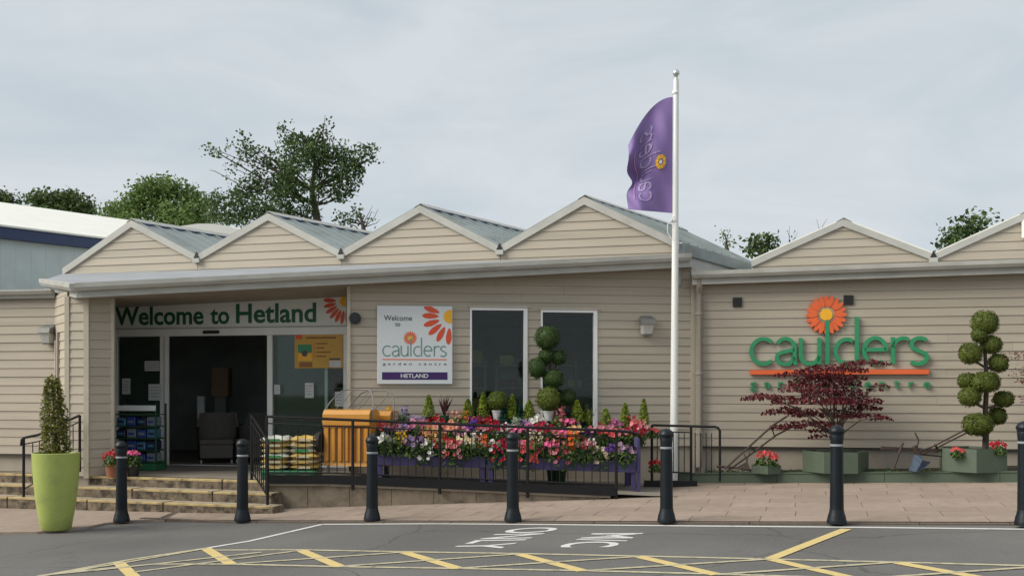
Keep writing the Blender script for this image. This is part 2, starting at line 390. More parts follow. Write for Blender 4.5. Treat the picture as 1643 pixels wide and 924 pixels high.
# skeleton strokes of a light rounded lower-case face; x-height 1
GLY = {
 'c': (.80, [arc(.44, .5, .40, .46, 48, 312)]),
 'a': (.78, [arc(.36, .60, .30, .36, 150, 0, 10) + [(.66, .1), (.72, .02)], [(.66, .56)] + arc(.36, .26, .28, .23, 90, 300, 10) + [(.66, .28)]]),
 'u': (.80, [[(.08, .98), (.08, .38)] + arc(.37, .34, .29, .30, 180, 330, 8) + [(.68, .32)], [(.68, .98), (.68, .02)]]),
 'l': (.34, [[(.14, 1.62), (.14, .02)]]),
 'd': (.90, [arc(.42, .48, .36, .44, 58, 302, 14), [(.74, 1.72), (.74, .02)]]),
 'e': (.86, [[(.08, .54), (.76, .54)] + arc(.42, .5, .35, .46, 8, 308, 16)]),
 'r': (.60, [[(.12, .98), (.12, .02)], [(.12, .60)] + arc(.44, .58, .32, .36, 165, 60, 7)]),
 's': (.64, [arc(.36, .72, .26, .22, 40, 230, 9) + arc(.30, .25, .28, .23, 60, -140, 10)[1:]]),
}
def stroke_word(word, x0, x1, z0, xh, wd):
    """yields (letter, pts, faces) fitted between x0 and x1"""
    tot = sum(GLY[c][0] for c in word); k = (x1-x0)/tot; x = x0; res = []
    for c in word:
        allp, allf = [], []
        for st in GLY[c][1]:
            st = [st[0]] + [(p[0]+(q[0]-p[0])*i/5, p[1]+(q[1]-p[1])*i/5) for p, q in zip(st, st[1:]) for i in range(1, 6)]
            pts, fs = ribbon([(x + p[0]*k, z0 + p[1]*xh) for p in st], wd); b = len(allp)
            allp += pts; allf += [tuple(i+b for i in f) for f in fs]
        res.append((c, allp, allf)); x += GLY[c][0]*k
    return res
def petal2d(cx, cz, ang, r0, r1, wd, n=6):
    a = R(ang); ux, uz = math.cos(a), math.sin(a); pts = []
    prof = [(0, .25), (.25, .75), (.55, 1.0), (.8, .8), (.94, .45), (1, 0)]
    Lft = [(r0+(r1-r0)*t, wd/2*w_) for t, w_ in prof]; Rt = [(d_, -w_) for d_, w_ in Lft[:-1][::-1]]
    return [(cx + d_*ux - w_*uz, cz + d_*uz + w_*ux) for d_, w_ in Rt[::-1][:0] + Lft + Rt]
def disc2d(cx, cz, r, n=24): return [(cx+r*math.cos(2*math.pi*i/n), cz+r*math.sin(2*math.pi*i/n)) for i in range(n)]
def plate(pl, pts, y0, y1, name, mat_, parent):    # outline extruded out of the wall from y0 (back) to y1 (front)
    return MB().prism([(a, y0, b) for a, b in pts], [(a, y1, b) for a, b in pts]).build(name, mat_, parent, frame=pl.M)
# ================================================================ GROUND
def gsheet(x0, x1, yfun0, yfun1, dz, step=.5):     # strip following the fall of the forecourt
    mb = MB(); n = max(1, int((x1-x0)/step)); vs = []; fs = []
    for i in range(n+1):
        x = x0+(x1-x0)*i/n; vs += [(x, yfun0(x), gz(x)+dz), (x, yfun1(x), gz(x)+dz)]
    for i in range(n): fs.append((2*i, 2*i+2, 2*i+3, 2*i+1))
    return mb.add(vs, fs)
struct(MB().sheet([(-400,-300,-.75),(400,-300,-.75),(400,600,-.75),(-400,600,-.75)]).build('ground', M['grassfar']))
kerbY = lambda x: 12.72 - .30*x                    # the line of the pavement edge
road = struct(gsheet(-60, 60, lambda x: -40, lambda x: 34, 0.0, 1.0).build('road', M['asphalt']))
# pavement: joint bed and single slabs
pave = struct(gsheet(-5.1, 13, kerbY, lambda x: 19.0, .0245).build('pavement', M['joint']))
KP = Plane(0, 12.72, -.30)
sw, sd = .82, .46
rr = random.Random(3)
row = 0; y = 0.012
while y < 4.3:
    u = -6.0 - (sw/2 if row % 2 else 0) - rr.uniform(0, .12)
    while u < 12.5:
        c = KP.w(u+sw/2, y+sd/2, 0); keep = False
        if y < 3.1 and c.x > -5.0: keep = True
        if c.x > -4.2 and y > 2.3 and c.x < .3: keep = False
        if c.x > 1.0: keep = c.y < 17.1 - .25*c.x + .8
        if keep:
            h = rr.uniform(-.0004, .0008); g = .005; gy = .009; mb = MB()
            tl = rr.uniform(-.0006, .0006)
            def q(uu, yy, dz):
                p = KP.w(uu, yy, 0); return (p.x, p.y, gz(p.x)+dz+h+tl*(uu-u))
            lo = [q(u+g,y+gy,.002), q(u+sw-g,y+gy,.002), q(u+sw-g,y+sd-gy,.002), q(u+g,y+sd-gy,.002)]
            m1 = [q(u+g,y+gy,.025), q(u+sw-g,y+gy,.025), q(u+sw-g,y+sd-gy,.025), q(u+g,y+sd-gy,.025)]
            g2 = g+.004; gy += .004
            hi = [q(u+g2,y+gy,.027), q(u+sw-g2,y+gy,.027), q(u+sw-g2,y+sd-gy,.027), q(u+g2,y+sd-gy,.027)]
            mb.add(lo+m1+hi, [(8,9,10,11)] + [(i,(i+1)%4,4+(i+1)%4,4+i) for i in range(4)] + [(4+i,4+(i+1)%4,8+(i+1)%4,8+i) for i in range(4)])
            mb.build('paving_slab', M['slab'], pave)
        u += sw
    row += 1; y += sd
# flush kerb stones
kerb = struct(MB().box(-5.35, 12.8, -.10, -.005, -.3, -.12).build('kerb', M['joint'], frame=KP.M))
u = -5.35
while u < 12.6:
    a, b = KP.w(u+.006, -.105, 0), KP.w(u+.909, -.105, 0); c, d_ = KP.w(u+.909, 0, 0), KP.w(u+.006, 0, 0)
    MB().prism([(p.x,p.y,gz(p.x)-.2) for p in (a,b,c,d_)], [(p.x,p.y,gz(p.x)+.018) for p in (a,b,c,d_)]).build('kerb_stone', M['joint'], kerb)
    u += .915
# wider apron of pavement round the pot at the left
ap = [onground(-330,868), onground(0,857), onground(60,856), onground(112,852), onground(140,848), onground(168,842), onground(205,838), onground(238,836.6), onground(264,836.8)]
ap += [Vector((-4.9, 14.0, 0)), Vector((-5.0, 16.2, 0)), Vector((-14.0, 18.6, 0))]
struct(MB().prism([(p.x,p.y,gz(p.x)-.1) for p in ap], [(p.x,p.y,gz(p.x)+.030) for p in ap]).build('pavement_apron', M['slab']))

# painted markings: strips laid on the asphalt
marks = road
def strip(pts, wd, m, name, dz=.004):
    P = [onground(*p) for p in pts]; fine = []
    for a, b in zip(P, P[1:]):
        k = max(1, int((b-a).length/.5))
        for i in range(k): fine.append(a.lerp(b, i/k))
    fine.append(P[-1]); mb = MB(); vs = []
    for i, p in enumerate(fine):
        t = (fine[min(i+1, len(fine)-1)] - fine[max(i-1, 0)]); t.z = 0; t.normalize(); n = Vector((-t.y, t.x, 0))
        for s_ in (1, -1):
            q = p + n*wd/2*s_; vs.append((q.x, q.y, gz(q.x)+dz))
    mb.add(vs, [(2*i, 2*i+1, 2*i+3, 2*i+2) for i in range(len(fine)-1)])
    return mb.build(name, m, marks)
strip([(517,841),(700,840),(900,841.5),(1100,843.5),(1350,845.5),(1700,849.5),(1900,852)], .085, M['wline'], 'white_line')
strip([(335,878.5),(400,868),(517,841)], .075, M['wline'], 'white_line', .0045)
strip([(-200,972),(60,925),(200,899),(335,878.5)], .075, M['pline'], 'edge_line')
strip([(340,882.5),(480,882),(640,885),(830,888),(1020,892),(1240,897),(1440,902),(1700,909)], .07, M['pline'], 'edge_line', .005)
strip([(100,918),(250,905),(370,905),(540,909),(735,912),(935,915.5),(1150,921),(1500,932)], .07, M['pline'], 'edge_line', .0055)
for k, pts in enumerate([[(190,902),(222,932)],[(330,880),(371,905)],[(483,883),(545,909)],[(648,886),(735,912)],[(832,889),(935,916)],[(1025,893),(1150,922)],[(1235,897),(1370,928)],[(1440,903),(1580,928)]]):
    strip(pts, .12, M['yline'], 'hatch_bar', .0055+.0001*k)
for k, pts in enumerate([[(-60,945),(330,880)],[(215,918),(483,883)],[(60,924),(420,886)],[(371,905),(648,886)],[(545,909),(832,889)],[(735,912),(1025,893)],[(935,916),(1237,897)],[(1150,922),(1440,902)],[(1370,930),(1700,907)]]):
    strip(pts, .065, M['pline'], 'hatch_line', .0066+.0001*k)
strip([(1358,849),(1236,897)], .12, M['yline'], 'hatch_bar', .0078)
def road_text(s, a, b, c, name, bold=0.0):        # a: start of baseline (px), b: end of baseline, c: top of the first letter
    A, B, C = onground(*a), onground(*b), onground(*c)
    pts, fs, _ = text_shape(s, 1, 1, 0, bold)
    mb = MB(); vs = []
    for x, y_ in pts:
        p = A + (B-A)*x + (C-A)*y_; vs.append((p.x, p.y, gz(p.x)+.0042))
    mb.add(vs, fs); return mb.build(name, M['wline'], marks)
road_text('ONLY', (826,847), (716,881), (905,845.5), 'painted_word', .012)
road_text('M/C', (950,855.5), (893,878), (1034,855), 'painted_word', .012)

# ================================================================ STEPS AND RAMP
ST = Plane(-4.12, 15.3, -.3)
steps = thing('stone_steps', 'weathered stone entrance steps with worn yellow edges, below the doors', 'steps', ST.w(-2.5, -.5, -.2))
landing_front = [ST.w(-9, 0, 0), ST.w(.62, 0, 0)]
for n, (z, ue) in enumerate([(.153, .78), (.002, .98)]):
    y0, y1 = -.31*(n+1), -.31*n + (.0 if n == 0 else .0)
    u = -9.0; k = 0
    while u < ue - .02:
        L_ = min(rr.uniform(1.2, 1.8), ue-u); dz = rr.uniform(-.004, .004)
        if ue-u-L_ < .4: L_ = ue-u
        st = MB().bev(u+.004, u+L_-.004, y0, y1-.002, -.6, z+dz, .012).build('step_stone', M['stone'], steps, frame=ST.M)
        MB().box(u+.02, u+L_-.02, y0+.07, y1-.004, z+dz-.002, z+dz+.003).build('tread', M['tread'], st, frame=ST.M)
        MB().bev(u+.012, u+L_-.012, y0-.004, y0+.065, z+dz-.032, z+dz+.004, .006).build('nosing', M['nosing'], st, frame=ST.M)
        u += L_
u = -9.0
while u < .60:                                     # top riser carries the landing edge
    L_ = min(rr.uniform(1.2, 1.8), .62-u)
    if .62-u-L_ < .4: L_ = .62-u
    st = MB().bev(u+.004, u+L_-.004, 0, .30, -.6, .297, .012).build('step_stone', M['stone'], steps, frame=ST.M)
    MB().bev(u+.012, u+L_-.012, -.004, .075, .264, .302, .006).build('nosing', M['nosing'], st, frame=ST.M)
    u += L_
# landing and ramp floor, one continuous sheet falling to the pavement on the right
def rampz(x): return .296 if x < -2.6 else .296 + (x+2.6)/(2.3+2.6)*(gz(2.3)+.03-.296) if x < 2.3 else gz(x)+.03
frontY = lambda x: 15.29-.3*(x+4.12)+.3 if x < -3.55 else 15.03 - .058*(x+3.1)
mb = MB(); vs = []; xs = [-12+.4*i for i in range(37)]
for x in xs: vs += [(x, frontY(x)+.02, rampz(x)), (x, 19.6, rampz(x))]
mb.add(vs, [(2*i, 2*i+2, 2*i+3, 2*i+1) for i in range(len(xs)-1) if xs[i] < 2.2])
struct(mb.build('landing', M['landing']))
# retaining wall of the ramp, coping on top
rw = thing('ramp_wall', 'low stained concrete retaining wall under the black ramp railing', 'wall', (-1.2, 15.0, -.08))
def rampseg(x0, x1, y0, y1, zlo, dz0, dz1, name, m, parent=rw):
    f = lambda x: 15.03 - .058*(x+3.1)
    lo = []; hi = []
    for x, yy in ((x0,y0),(x1,y0),(x1,y1),(x0,y1)):
        lo.append((x, f(x)+yy, (gz(x)-.3) if zlo is None else rampz(x)+dz0)); hi.append((x, f(x)+yy, rampz(x)+dz1))
    return MB().prism(lo, hi).build(name, m, parent)
x = -3.62
while x < 1.3:
    x1 = min(x+.62, 1.3)
    rampseg(x+.003, x1-.003, .0+rr.uniform(0,.003), .22, None, 0, -.055, 'block', M['concrete']); x = x1
x = -3.66
while x < 1.4:
    x1 = min(x+.98, 1.42); rampseg(x+.003, x1-.003, -.03, .25, 0, -.053, .006, 'coping_stone', M['coping']); x = x1

# ================================================================ MAIN BUILDING
C0 = Vector((3.07, 17.32, 0))
RWp = Plane(C0.x, C0.y, -.19)                      # right wing wall
WWp = Plane(C0.x, C0.y, .122)                      # wall with the two windows
DPp = Plane(-5.25, 18.3, -.2)                      # entrance doors
GPp = Plane(2.916, 17.2, -.28)                     # saw-tooth gables
LWp = Plane(-7.54, 16.9, -.165)                    # left wing wall
PFp = Plane(-6.64, 16.0, -.19)                     # pillar front
PBp = Plane(-6.64, 16.0, .757)                     # pillar face turned to the doors
PAp = Plane(-6.97, 16.063, -1.468)                 # chamfer left of the pillar
RGp = Plane(6.0, 18.45, -.28)                      # gables behind the right wing
bld = thing('garden_centre_building', 'beige weatherboarded garden centre with saw-tooth gables and glazed entrance', 'building', (-2, 18, .2))
def soff(X): return 3.06 + .0655*(X+6.38)          # underside of the canopy fascia

# --- wall with windows
wl = WWp.u(557); wins = []
for a, b, top in ((754,846,493.5), (867.5,958,497)):
    z1 = WWp.z((a+b)/2, top); wins.append((WWp.u(a), WWp.u(b), .95, z1))
zt = lambda u: soff(WWp.w(u, 0, 0).x)
mb = MB(); segs = [wl] + [c for w_ in wins for c in w_[:2]] + [0.0]
for i in range(0, len(segs)-1):
    a, b = segs[i], segs[i+1]; op = wins[(i-1)//2] if i % 2 else None
    if op: mb.box(a, b, .03, .16, .1, op[2]); mb.box(a, b, .03, .16, op[3], zt(a)+.1)
    else: mb.box(a, b, .03, .16, .1, zt(a)+.1)
wall = mb.build('window_wall', M['plinth'], bld, frame=WWp.M)
z_a, z_b = zt(wl), zt(0); sl_ = (z_b-z_a)/(0-wl)
boards(wall, WWp.M, M['clad'], wl, -.03, .70, 4.0, .1405, wins, [(-sl_, 1, z_a - sl_*wl + .06)])
MB().box(wl-.002, wl+.055, -.045, .05, .28, z_a+.03).build('corner_trim', M['cladtrim'], wall, frame=WWp.M)
MB().box(-.055, .03, -.04, .05, .2, z_b).build('corner_trim', M['cladtrim'], wall, frame=WWp.M)
for (a, b, z0, z1) in wins:
    f = MB(); f.box(a, a+.03, -.03, .09, z0, z1); f.box(b-.062, b, -.03, .09, z0, z1)
    f.box(a+.03, b-.062, -.03, .09, z1-.045, z1); f.box(a+.03, b-.062, -.05, .09, z0, z0+.06)
    fr = f.build('window', M['alu'], wall, frame=WWp.M)
    MB().box(a+.025, b-.057, .045, .051, z0+.05, z1-.04).build('pane', M['glass'], fr, frame=WWp.M)
    MB().box(a-.03, b+.03, -.05, -.0, z1+.002, z1+.03).build('lintel_trim', M['cladtrim'], fr, frame=WWp.M)

# --- right wing wall
ru = 9.0; rz0 = RWp.z(1126, 455); rz1 = RWp.z(1643, 437); rsl = (rz1-rz0)/(RWp.u(1643)-RWp.u(1126))
wall = MB().box(0, ru, .03, .18, .0, 3.42).build('wing_wall', M['plinth'], bld, frame=RWp.M)
boards(wall, RWp.M, M['clad'], .02, ru, .70, 3.9, .1425, (), [(-rsl, 1, rz0 + .03 - rsl*RWp.u(1126))])
MB().box(.0, ru, -.032, .03, .672, .698).build('drip_trim', M['vent'], wall, frame=RWp.M)
for px, py in ((1183,485),(1361,481.5)):
    u, z = RWp.hit(px, py); v = MB().box(u-.075, u+.075, -.045, -.0, z-.078, z+.078).build('vent', M['vent'], wall, frame=RWp.M)
    for k in range(5): MB().box(u-.066, u+.066, -.052, -.0455, z-.064+k*.027, z-.050+k*.027).build('louvre', M['black'], v, frame=RWp.M)
def gutter_run(pl, u0, u1, z0, z1, name, ov=.32, parent=None, depth=.115, low=.10):
    """a moulded gutter above a fascia board, hung off the wall by the overhang"""
    for nm, y0, y1, a0, a1, m in (('gutter', -ov-.10, -ov, -depth, 0, M['gutter']), ('fascia', -ov, -ov+.025, -depth-low, -.02, M['gutter'])):
        lo = [(u0,y0,z0+a0),(u1,y0,z1+a0),(u1,y1,z1+a0),(u0,y1,z0+a0)]; hi = [(p[0],p[1],p[2]-a0+a1) for p in lo]
        if nm == 'gutter':
            mid = [(p[0], p[1]+(.03 if i < 2 else 0), p[2]) for i, p in enumerate(lo)]; m2 = [(p[0],p[1],p[2]+.05) for p in lo]
            g = MB(); g.prism(mid, m2); g.prism([(p[0],p[1],p[2]+.0005) for p in m2], hi); o = g.build(name, m, parent or bld, frame=pl.M)
        else: MB().prism(lo, hi).build('fascia', m, parent or bld, frame=pl.M)
    return o
g = gutter_run(RWp, -.02, ru, rz0+.175, rz0+.175+rsl*ru, 'gutter', .24)
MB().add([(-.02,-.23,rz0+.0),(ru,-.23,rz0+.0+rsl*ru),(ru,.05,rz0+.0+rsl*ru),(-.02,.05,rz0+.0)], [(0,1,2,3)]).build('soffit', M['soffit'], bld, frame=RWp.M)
mb = MB().add([(-.02,-.2,rz0+.15),(ru,-.2,rz0+.15+rsl*ru),(ru,2.4,rz0+.22+rsl*ru),(-.02,2.4,rz0+.22)], [(0,1,2,3)])
mb.build('flat_roof', M['canopyroof'], bld, frame=RWp.M)
dp = MB(); u, _ = RWp.hit(1122, 600)
dp.tube([(u,-.20,rz0+.1),(u,-.20,rz0-.06),(u,-.085,rz0-.18),(u,-.085,.35)], .055, 12); dpo = dp.build('downpipe', M['soffit'], bld, frame=RWp.M, smooth=True)
for z in (.9, 1.9, 2.9): MB().lathe([(.06,0),(.068,.005),(.068,.045),(.06,.05)], 12, (u,-.085,z)).build('pipe_bracket', M['soffit'], dpo, frame=RWp.M)

# --- left wing
lz = LWp.z(40, 478)
wall = MB().box(-6.5, .0, .03, .18, -.2, lz+.05).build('wing_wall', M['plinth'], bld, frame=LWp.M)
boards(wall, LWp.M, M['clad'], -6.5, 0.0, .585, lz-.0, .142)
gutter_run(LWp, -6.5, .05, lz+.10, lz+.12, 'gutter', .10, None, .075, .06)
MB().box(-6.5, .0, -.03, .03, .556, .583).build('drip_trim', M['vent'], wall, frame=LWp.M)
MB().add([(-6.5,-.1,lz+.08),(.0,-.1,lz+.08),(1.5,5,lz+.10),(-6.5,5,lz+.10)], [(0,1,2,3)]).build('flat_roof', M['canopyroof'], bld, frame=LWp.M)

# --- pillar beside the steps
pw = MB(); pl_top = 3.09
P0, P1, P2, P3 = Vector((-6.97,16.063,0)), Vector((-6.64,16.0,0)), Vector((-6.33,16.235,0)), Vector((-7.54,16.9,0))
P4 = Vector((-7.30,18.73,0))
core = [(p.x+ox, p.y+oy) for p, ox, oy in ((P0,.01,.035),(P1,.0,.035),(P2,-.03,.02),(P4,-.02,0),(P3,.05,.0))]
wall = MB().prism([(a,b,.0) for a,b in core], [(a,b,pl_top) for a,b in core]).build('pillar', M['plinth'], bld)
boards(wall, PFp.M, M['clad'], PFp.u(109)+.02, -.025, .30, pl_top, .142)
boards(wall, PBp.M, M['clad'], (.025), .385, .30, pl_top, .142)
LPp = Plane(P2.x, P2.y, (P4.y-P2.y)/(P4.x-P2.x))
LPM = LPp.M
ca = (P3-P0).length
boards(wall, PAp.M, M['clad'], -ca, -.02, .585, pl_top+.1, .142)
for p, wd in ((P0,.035),(P1,.04),(P2,.03)):
    MB().box(p.x-wd, p.x+wd, p.y-wd, p.y+wd, .27, pl_top+.02).build('corner_trim', M['cladtrim'], wall)
MB().box(-ca+.22, -ca+.30, -.05, -.0, .4, 2.45).build('strip_window', M['soffit'], wall, frame=PAp.M)
MB().box(-ca+.36, -ca+.44, -.05, -.0, .4, 2.58).build('strip_window', M['soffit'], wall, frame=PAp.M)

# --- canopy: roof, fascia, soffit
XL, YL, XR, YR = -6.66, 15.65, 2.95, 16.965
def fz(X): return soff(X) + .215
gl_ = (-9.02, 20.54)
roofpts = [(XL,YL,fz(XL)-.01),(XR,YR,fz(XR)-.01),(2.916,17.2,3.88),(gl_[0],gl_[1],3.97),(-8.14,17.85,3.565)]
MB().prism([(a,b,c-.05) for a,b,c in roofpts], roofpts).build('canopy_roof', M['canopyroof'], bld)
FPp = Plane(XL, YL, (YR-YL)/(XR-XL)); fl = math.hypot(XR-XL, YR-YL)
gutter_run(FPp, 0, fl, fz(XL)+.012, fz(XR)+.012, 'gutter', 0.0, None, .118, .10)
ve = Vector((-8.14+6.66, 17.85-15.65, 0)); vl = ve.length
VPp = Plane(-8.14, 17.85, (15.65-17.85)/(-6.66+8.14))
vz0, vz1 = 3.58, fz(XL)+.012
gutter_run(VPp, 0, vl, vz0, vz1, 'verge', 0.0, None, .118, .10)
S = lambda X, Y, z: (X, Y, z)
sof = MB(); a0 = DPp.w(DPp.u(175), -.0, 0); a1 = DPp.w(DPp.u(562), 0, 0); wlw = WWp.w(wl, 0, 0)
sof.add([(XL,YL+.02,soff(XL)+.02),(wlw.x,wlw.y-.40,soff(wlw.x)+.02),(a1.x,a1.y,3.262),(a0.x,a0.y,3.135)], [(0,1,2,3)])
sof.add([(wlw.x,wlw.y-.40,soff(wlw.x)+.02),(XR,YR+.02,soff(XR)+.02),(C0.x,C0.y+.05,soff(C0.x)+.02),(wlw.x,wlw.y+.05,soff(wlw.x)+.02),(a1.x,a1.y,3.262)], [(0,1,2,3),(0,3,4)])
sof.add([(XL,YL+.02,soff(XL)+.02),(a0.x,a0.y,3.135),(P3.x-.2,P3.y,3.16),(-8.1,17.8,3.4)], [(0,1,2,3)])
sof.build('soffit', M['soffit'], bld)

# --- saw-tooth gables, roofs skewed back to the right
def gables(pl, name, peaks_u, valleys_u, zp, zv, zbase, skew, depth, roofm, bw=.098, period_boards=.148):
    for i, pu in enumerate(peaks_u):
        a, b = valleys_u[i], valleys_u[i+1]; za, zb = zv[i], zv[i+1]; zc = zp
        gw = MB().prism([(a,.03,zbase),(b,.03,zbase),(b,.03,zb),(pu,.03,zc),(a,.03,za)], [(a,.1,zbase),(b,.1,zbase),(b,.1,zb),(pu,.1,zc),(a,.1,za)]).build('gable', M['plinth'], bld, frame=pl.M)
        s1 = (zc-za)/(pu-a); s2 = (zc-zb)/(b-pu)
        boards(gw, pl.M, M['clad'], a+.005, b-.005, zbase+.01, zc, period_boards, (), [(-s1,1,za-s1*a-.02),(s2,1,zb+s2*b-.02)])
        for (u0,z0,u1,z1) in ((a,za,pu,zc),(pu,zc,b,zb)):      # barge boards
            lo = [(u0,-.055,z0-bw),(u1,-.055,z1-bw),(u1,-.055,z1+.035),(u0,-.055,z0+.035)]
            MB().prism([(p[0],.02,p[2]) for p in lo], lo).build('barge_board', M['barge'], gw, frame=pl.M)
        dv = (skew*depth, depth)
        for (u0,z0,u1,z1) in ((a,za,pu,zc),(b,zb,pu,zc)):      # ribbed roof slopes
            r = MB(); k = max(8, int(depth/.30)); ins = .0
            for j in range(k):
                t0, t1 = j/k, (j+1)/k
                f = lambda u, z, t, up: (pl.w(u, 0, 0).x + dv[0]*t, pl.w(u, 0, 0).y - .03 + dv[1]*t, z+up+.02)
                tr = t0 + (t1-t0)*.16
                lo = [f(u0,z0,t0,0),f(u1,z1,t0,0),f(u1,z1,t1,0),f(u0,z0,t1,0)]
                r.prism(lo, [(p[0],p[1],p[2]+.012) for p in lo])
                rb = [f(u0,z0,t0,.0122),f(u1,z1,t0,.0122),f(u1,z1,tr,.0122),f(u0,z0,tr,.0122)]
                r.prism(rb, [(p[0],p[1],p[2]+.028) for p in rb])
            r.build('roof_slope', roofm, bld)
        w0 = pl.w(pu, 0, 0); rc = MB()
        ln = Vector((dv[0], dv[1], 0)); tN = pl.ex
        e0 = Vector((w0.x, w0.y-.06, zc)); q = [(-.13,-.035),(0,.045),(.13,-.035),(0,.03)]
        rc.prism([tuple(e0 + tN*a_ + Vector((0,0,b_+.03))) for a_, b_ in q], [tuple(e0 + ln + tN*a_ + Vector((0,0,b_+.03))) for a_, b_ in q])
        cap = rc.build('ridge_cap', M['gutter'], bld)
        fl_ = MB(); kk = int(depth/.30)
        for j in range(kk):
            t = (j+.35)/kk; t2 = (j+.8)/kk
            for sg in (1,):
                p, p2 = e0+ln*t, e0+ln*t2
                fl_.prism([tuple(p+tN*(.10*sg)+Vector((0,0,-.035))), tuple(p2+tN*(.10*sg)+Vector((0,0,-.035))), tuple(p2+tN*(.16*sg)+Vector((0,0,-.06))), tuple(p+tN*(.16*sg)+Vector((0,0,-.06)))],
                          [tuple(p+tN*(.10*sg)+Vector((0,0,.01))), tuple(p2+tN*(.10*sg)+Vector((0,0,.01))), tuple(p2+tN*(.16*sg)+Vector((0,0,-.02))), tuple(p+tN*(.16*sg)+Vector((0,0,-.02)))])
        if kk: fl_.build('ridge_filler', M['navy'], cap)
    for i in range(1, len(valleys_u)-1):                       # valley outlets
        u, z = valleys_u[i], zv[i]
        MB().prism([(u-.055,-.03,z-.03),(u+.055,-.03,z-.03),(u,-.03,z+.09)], [(u-.055,-.075,z-.03),(u+.055,-.075,z-.03),(u,-.075,z+.09)]).build('valley_outlet', M['black'], bld, frame=pl.M)
        MB().box(u-.07, u+.07, -.09, -.02, z-.115, z-.035).build('valley_outlet', M['barge'], bld, frame=pl.M)
pk = [GPp.u(p) for p in (213,432,675,938)]; va = [GPp.u(p) for p in (103,318,549,803,1090)]
zvv = [GPp.z(103,434)+.0, 4.20, 4.165, 4.14, GPp.z(1090,391)]
gables(GPp, 'gable', pk, va, 4.93, zvv, 3.80, .64, 3.5, M['roof'])
# flank wall under the last slope on the right
q0 = GPp.w(va[-1], 0, 0); q1 = Vector((q0.x+.64*3.5, q0.y+3.5, 0)); zz = zvv[-1]
MB().prism([(q0.x+.02,q0.y,3.4),(q1.x,q1.y,3.4),(q1.x-.1,q1.y,3.4),(q0.x-.08,q0.y,3.4)], [(q0.x+.02,q0.y,zz-.16),(q1.x,q1.y,zz-.16),(q1.x-.1,q1.y,zz-.16),(q0.x-.08,q0.y,zz-.16)]).build('flank_wall', M['gutter'], bld)
MB().prism([(q0.x+.07,q0.y-.03,zz-.18),(q1.x+.07,q1.y,zz-.18),(q1.x-.03,q1.y,zz-.18),(q0.x-.03,q0.y-.03,zz-.18)], [(q0.x+.10,q0.y-.03,zz+.0),(q1.x+.10,q1.y,zz+.0),(q1.x-.03,q1.y,zz+.0),(q0.x-.03,q0.y-.03,zz+.0)]).build('flank_gutter', M['roof'], bld)
rpk = [RGp.u(1352), RGp.u(1352)+3.02, RGp.u(1352)+6.04]; rva = [RGp.u(1352)-1.60, RGp.u(1497), RGp.u(1497)+3.02, RGp.u(1497)+6.04]
gables(RGp, 'gable', rpk, rva, RGp.z(1352,356), [RGp.z(1218,421)]+[RGp.z(1497,411)]*3, 3.3, .64, 6.0, M['paleroof'], .085, .15)
sb = RGp.hit(1640, 370)
o = MB().bev(sb[0]-.02, sb[0]+.30, -.16, -.03, sb[1]-.16, sb[1]+.16, .02).build('alarm_box', M['white'], None, frame=RGp.M); tag(o, 'white security alarm box on the gable at the right edge', 'alarm box')

# --- entrance: glazing, transom, open doorway
en = MB().box(DPp.u(170), DPp.u(575), .04, .14, 2.62, 3.5).build('entrance_screen', M['interior'], bld, frame=DPp.M)
def fr(pa, pb, z0, z1, y0=-.05, y1=.03, nm='mullion', m='alu'):
    return MB().box(DPp.u(pa), DPp.u(pb), y0, y1, z0, z1).build(nm, M[m], en, frame=DPp.M)
zf = .30
fr(186,190.5, zf, 2.61); fr(259,265.5, zf, 2.61); fr(268,274, zf, 2.61, -.085, -.052); fr(430.5,438.5, zf, 2.61); fr(552.5,560, zf, 2.61)
fr(519,523.5, zf, 2.60, .06, .10, 'door_stile')
fr(183,562, 2.612, 2.74, -.09, .03, 'transom'); fr(190.5,259, zf+.0, zf+.07, -.04, .02, 'rail'); fr(438.5,552.5, zf, zf+.07, -.04, .02, 'rail')
fr(274,430.5, zf-.02, zf+.006, -.1, .05, 'threshold')
fr(331,356, 2.645, 2.70, -.13, -.091, 'door_sensor', 'black')
for a, b in ((190.5,259),(438.5,552.5)): fr(a, b, zf+.06, 2.61, -.012, -.006, 'pane', 'glass')
for a, b in ((200,258),(442,519)): fr(a, b, zf+.06, 2.60, .07, .076, 'sliding_pane', 'glass')
# interior shell: floor, back, ceiling
inn = thing('shop_interior', 'dark shop interior seen through the doors and windows', 'room', (-2.5, 20, .3))
MB().sheet([(-8.6,17.0,.302),(2.9,17.45,.302),(3.6,23,.302),(-8.6,23,.302)]).build('room_floor', M['interiorfloor'], inn)
MB().sheet([(-8.6,23,.3),(3.6,23,.3),(3.6,23,3.3),(-8.6,23,3.3)]).build('back_wall', M['interior'], inn)
MB().sheet([(-7.6,18.9,3.05),(-2.7,18.05,3.05),(-2.6,16.8,3.15),(2.9,17.45,3.3),(3.6,23,3.05),(-8.6,23,3.05)]).build('ceiling', M['interior'], inn)
MB().sheet([(-8.0,19.0,.3),(-8.6,23,.3),(-8.6,23,3.3),(-8.0,19.0,3.3)]).build('side_wall', M['interior'], inn)
MB().sheet([(3.0,17.45,.3),(3.6,23,.3),(3.6,23,3.3),(3.0,17.45,3.3)]).build('side_wall', M['interior'], inn)
MB().prism([(wlw.x+.02,wlw.y+.06,.2),(wlw.x+.12,wlw.y+.06,.2),(a1.x+.12,a1.y+.02,.2),(a1.x+.02,a1.y+.02,.2)], [(wlw.x+.02,wlw.y+.06,3.3),(wlw.x+.12,wlw.y+.06,3.3),(a1.x+.12,a1.y+.02,3.3),(a1.x+.02,a1.y+.02,3.3)]).build('entrance_return', M['clad'], bld)

